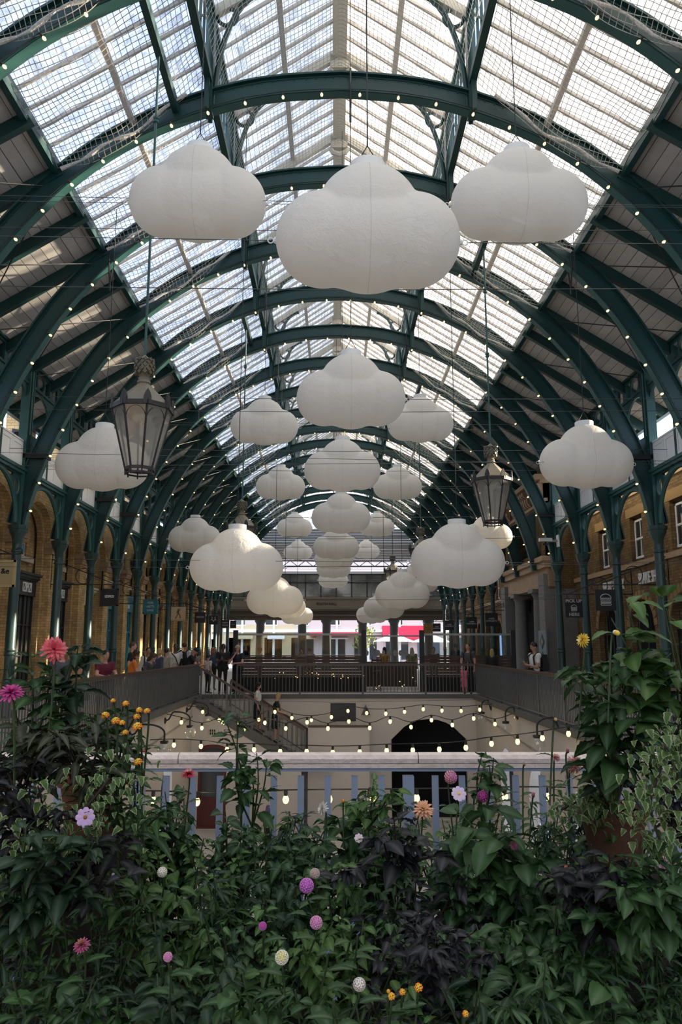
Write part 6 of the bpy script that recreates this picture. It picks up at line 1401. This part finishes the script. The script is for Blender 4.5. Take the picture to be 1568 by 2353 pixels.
FL = [
 (125, 1492, 2.9, 66, 'cactus', (.66, .11, .12), (.60, .07, .10), YL, 'big coral red spiky dahlia at the upper left of the bed', (.35, -.6, .35)), (26, 1592, 2.7, 62, 'cactus', (.55, .05, .26), (.48, .03, .2), YL, 'big magenta dahlia at the left edge', (.1, -.35, .9)),
 (433, 1778, 4.0, 34, 'cactus', (.55, .03, .06), (.6, .3, .25), WH, 'red dahlia standing in front of the left balusters', (0, -.3, .9)), (196, 1878, 2.6, 42, 'single', LIL, WH, (.30, .14, .02), 'pale lilac single dahlia with brown centre on the left', (.1, -.95, .2)),
 (1340, 1470, 2.9, 38, 'cactus', YL, (.85, .68, .2), (.2, .08, .02), 'yellow dahlia at the right turned to the side', (-.9, -.3, .25)), (1415, 1453, 2.8, 24, 'bud', YL, YL, STEM.diffuse_color[:3], 'half open yellow flower bud at the right edge', (.3, -.5, -.2)),
 (973, 1860, 3.8, 50, 'cactus', PE, (.75, .42, .2), MG, 'peach dahlia in the middle before the balusters', (0, -.6, .7)), (1036, 1786, 3.9, 30, 'pompon', (.62, .27, .30), PK, PK, 'dusty pink dahlia above the peach one', (.4, -.8, .2)),
 (1055, 1824, 3.8, 34, 'single', (.68, .52, .66), WH, YL, 'white and lilac single dahlia with yellow centre right of the peach one', (.1, -.85, .5)), (1110, 1830, 3.85, 26, 'pompon', (.30, .04, .18), MG, MG, 'dark magenta dahlia half hidden among leaves right of centre', (0, -.9, .3)),
 (1322, 1757, 3.6, 46, 'cactus', (.66, .30, .27), (.7, .42, .36), MG, 'salmon pink dahlia above the right balusters', (.5, -.7, .1)), (1277, 1741, 3.6, 26, 'cactus', (.60, .28, .28), PE, MG, 'small salmon dahlia left of the larger salmon one', (0, -.4, .9)),
 (1305, 1727, 3.6, 15, 'bud', (.45, .14, .18), PK, (.06, .09, .03), 'rose coloured bud above the salmon dahlia', (0, -.2, 1)), (1226, 1828, 3.7, 16, 'bud', (.5, .12, .2), PK, (.06, .09, .03), 'rose coloured bud before the right balusters', (0, -.2, 1)), (1205, 1757, 3.7, 12, 'bud', (.45, .22, .12), PE, (.06, .09, .03), 'small amber bud on a thin stem above the right balusters', (0, -.2, 1)),
 (742, 1858, 3.8, 34, 'cactus', WH, WH, YL, 'white dahlia seen from the side in the middle', (-.8, -.4, .3)), (789, 1843, 3.8, 12, 'bud', OR, OR, (.06, .09, .03), 'small orange bud right of the white dahlia', (0, -.3, 1)),
 (705, 2035, 3.0, 32, 'pompon', (.56, .16, .52), (.5, .12, .45), PK, 'violet pink pompon dahlia in the middle of the bed', (.0, -.9, .35)), (724, 2007, 3.05, 22, 'pompon', (.50, .38, .34), (.45, .3, .25), PK, 'faded pink pompon dahlia just above the violet one', (0, -.8, .5)),
 (727, 2120, 2.8, 28, 'pompon', (.62, .30, .45), PK, PK, 'pink pompon dahlia below the violet one', (0, -.8, .5)), (604, 2128, 2.75, 18, 'pompon', (.42, .10, .38), MG, PK, 'small purple flower left of the lower pink pompon', (.2, -.8, .4)), (648, 2200, 2.6, 30, 'pompon', WH, (.7, .62, .2), YL, 'white pompon dahlia with yellow heart low in the bed', (0, -.85, .45)),
 (373, 2004, 3.0, 22, 'pompon', (.62, .56, .42), WH, YL, 'cream pompon flower in the left of the bed', (0, -.7, .6)), (386, 2199, 2.6, 20, 'pompon', (.62, .28, .42), PK, PK, 'small pink pompon low on the left', (.3, -.8, .4)), (188, 2172, 2.6, 40, 'cactus', (.40, .07, .16), (.28, .1, .05), YL, 'wilting magenta dahlia low on the left', (-.1, -.4, .9)),
 (826, 2262, 2.45, 28, 'pompon', (.55, .46, .42), WH, PK, 'faded white flower low in the middle', (0, -.8, .5)), (1533, 1995, 2.7, 50, 'pompon', (.68, .36, .54), (.62, .25, .45), PK, 'large pale pink dahlia at the right edge', (-.1, -.85, .4)), (1510, 1945, 2.75, 30, 'cactus', (.58, .28, .36), PK, PK, 'loose pink flower above the pale pink dahlia', (-.3, -.8, .2)),
 (825, 1926, 3.5, 20, 'single', (.65, .52, .58), WH, YL, 'small blush flower under the balusters in the middle', (0, -.85, .4)), (260, 2014, 2.9, 16, 'bud', (.42, .22, .42), PK, (.06, .09, .03), 'small mauve bud in the left of the bed', (0, -.3, 1)), (1302, 1996, 3.0, 18, 'bud', (.45, .12, .04), OR, (.06, .09, .03), 'orange red bud in the right of the bed', (-.2, -.4, .8)), (1183, 1943, 3.2, 24, 'cactus', (.32, .12, .12), PK, PK, 'dull rose flower among large leaves on the right', (0, -.7, .3)),
 (1277, 1652, 3.0, 16, 'bud', (.50, .28, .14), PE, (.06, .09, .03), 'peach bud in the dark foliage on the right', (0, -.6, -.2)), (117, 1935, 2.7, 20, 'cactus', (.45, .32, .16), PE, YL, 'faded tan flower among the left ivy', (0, -.6, .5))]
for f_ in FL: flower(*f_)
for i, (px, py, Y, d, lab) in enumerate(((320, 1633, 3.0, 13, 'upper pair'), (338, 1635, 3.0, 13, 'upper pair right'), (289, 1618, 3.0, 13, 'topmost'), (260, 1611, 3.0, 10, 'highest'), (242, 1645, 2.9, 16, 'left'), (266, 1658, 2.9, 17, 'centre'), (315, 1648, 3.0, 14, 'right'), (316, 1671, 2.9, 19, 'largest'), (288, 1684, 2.9, 12, 'lower'), (281, 1662, 2.9, 12, 'middle small'), (318, 1752, 2.9, 16, 'separate lower'), (263, 1800, 3.0, 13, 'lowest'))):
    flower(px, py, Y, d * 1.25, 'lantana', OR, YL, OR, f'orange lantana cluster left of the pale rail, the {lab} one', (0, -.6, .7))
for i, (px, py, d, lab) in enumerate(((962, 2270, 20, 'right'), (900, 2290, 17, 'left'), (925, 2280, 15, 'middle'), (893, 2278, 9, 'smallest left'), (1070, 2330, 15, 'lone lower right'))): flower(px, py, 2.4, d, 'lantana', OR if i != 1 else (.85, .33, .02), YL, OR, f'orange lantana cluster at the bottom of the picture, the {lab} one', (0, -.7, .6))
for i, (px, py, lab) in enumerate(((808, 2125, 'upper'), (822, 2147, 'right'), (768, 2297, 'low middle'), (30, 2250, 'far left'), (752, 2190, 'left'))): flower(px, py, 2.6, 13, 'spike', (.10, .11, .42), PK, PK, f'small blue salvia flower in the lower bed, the {lab} one', (.3, -.6, .5))
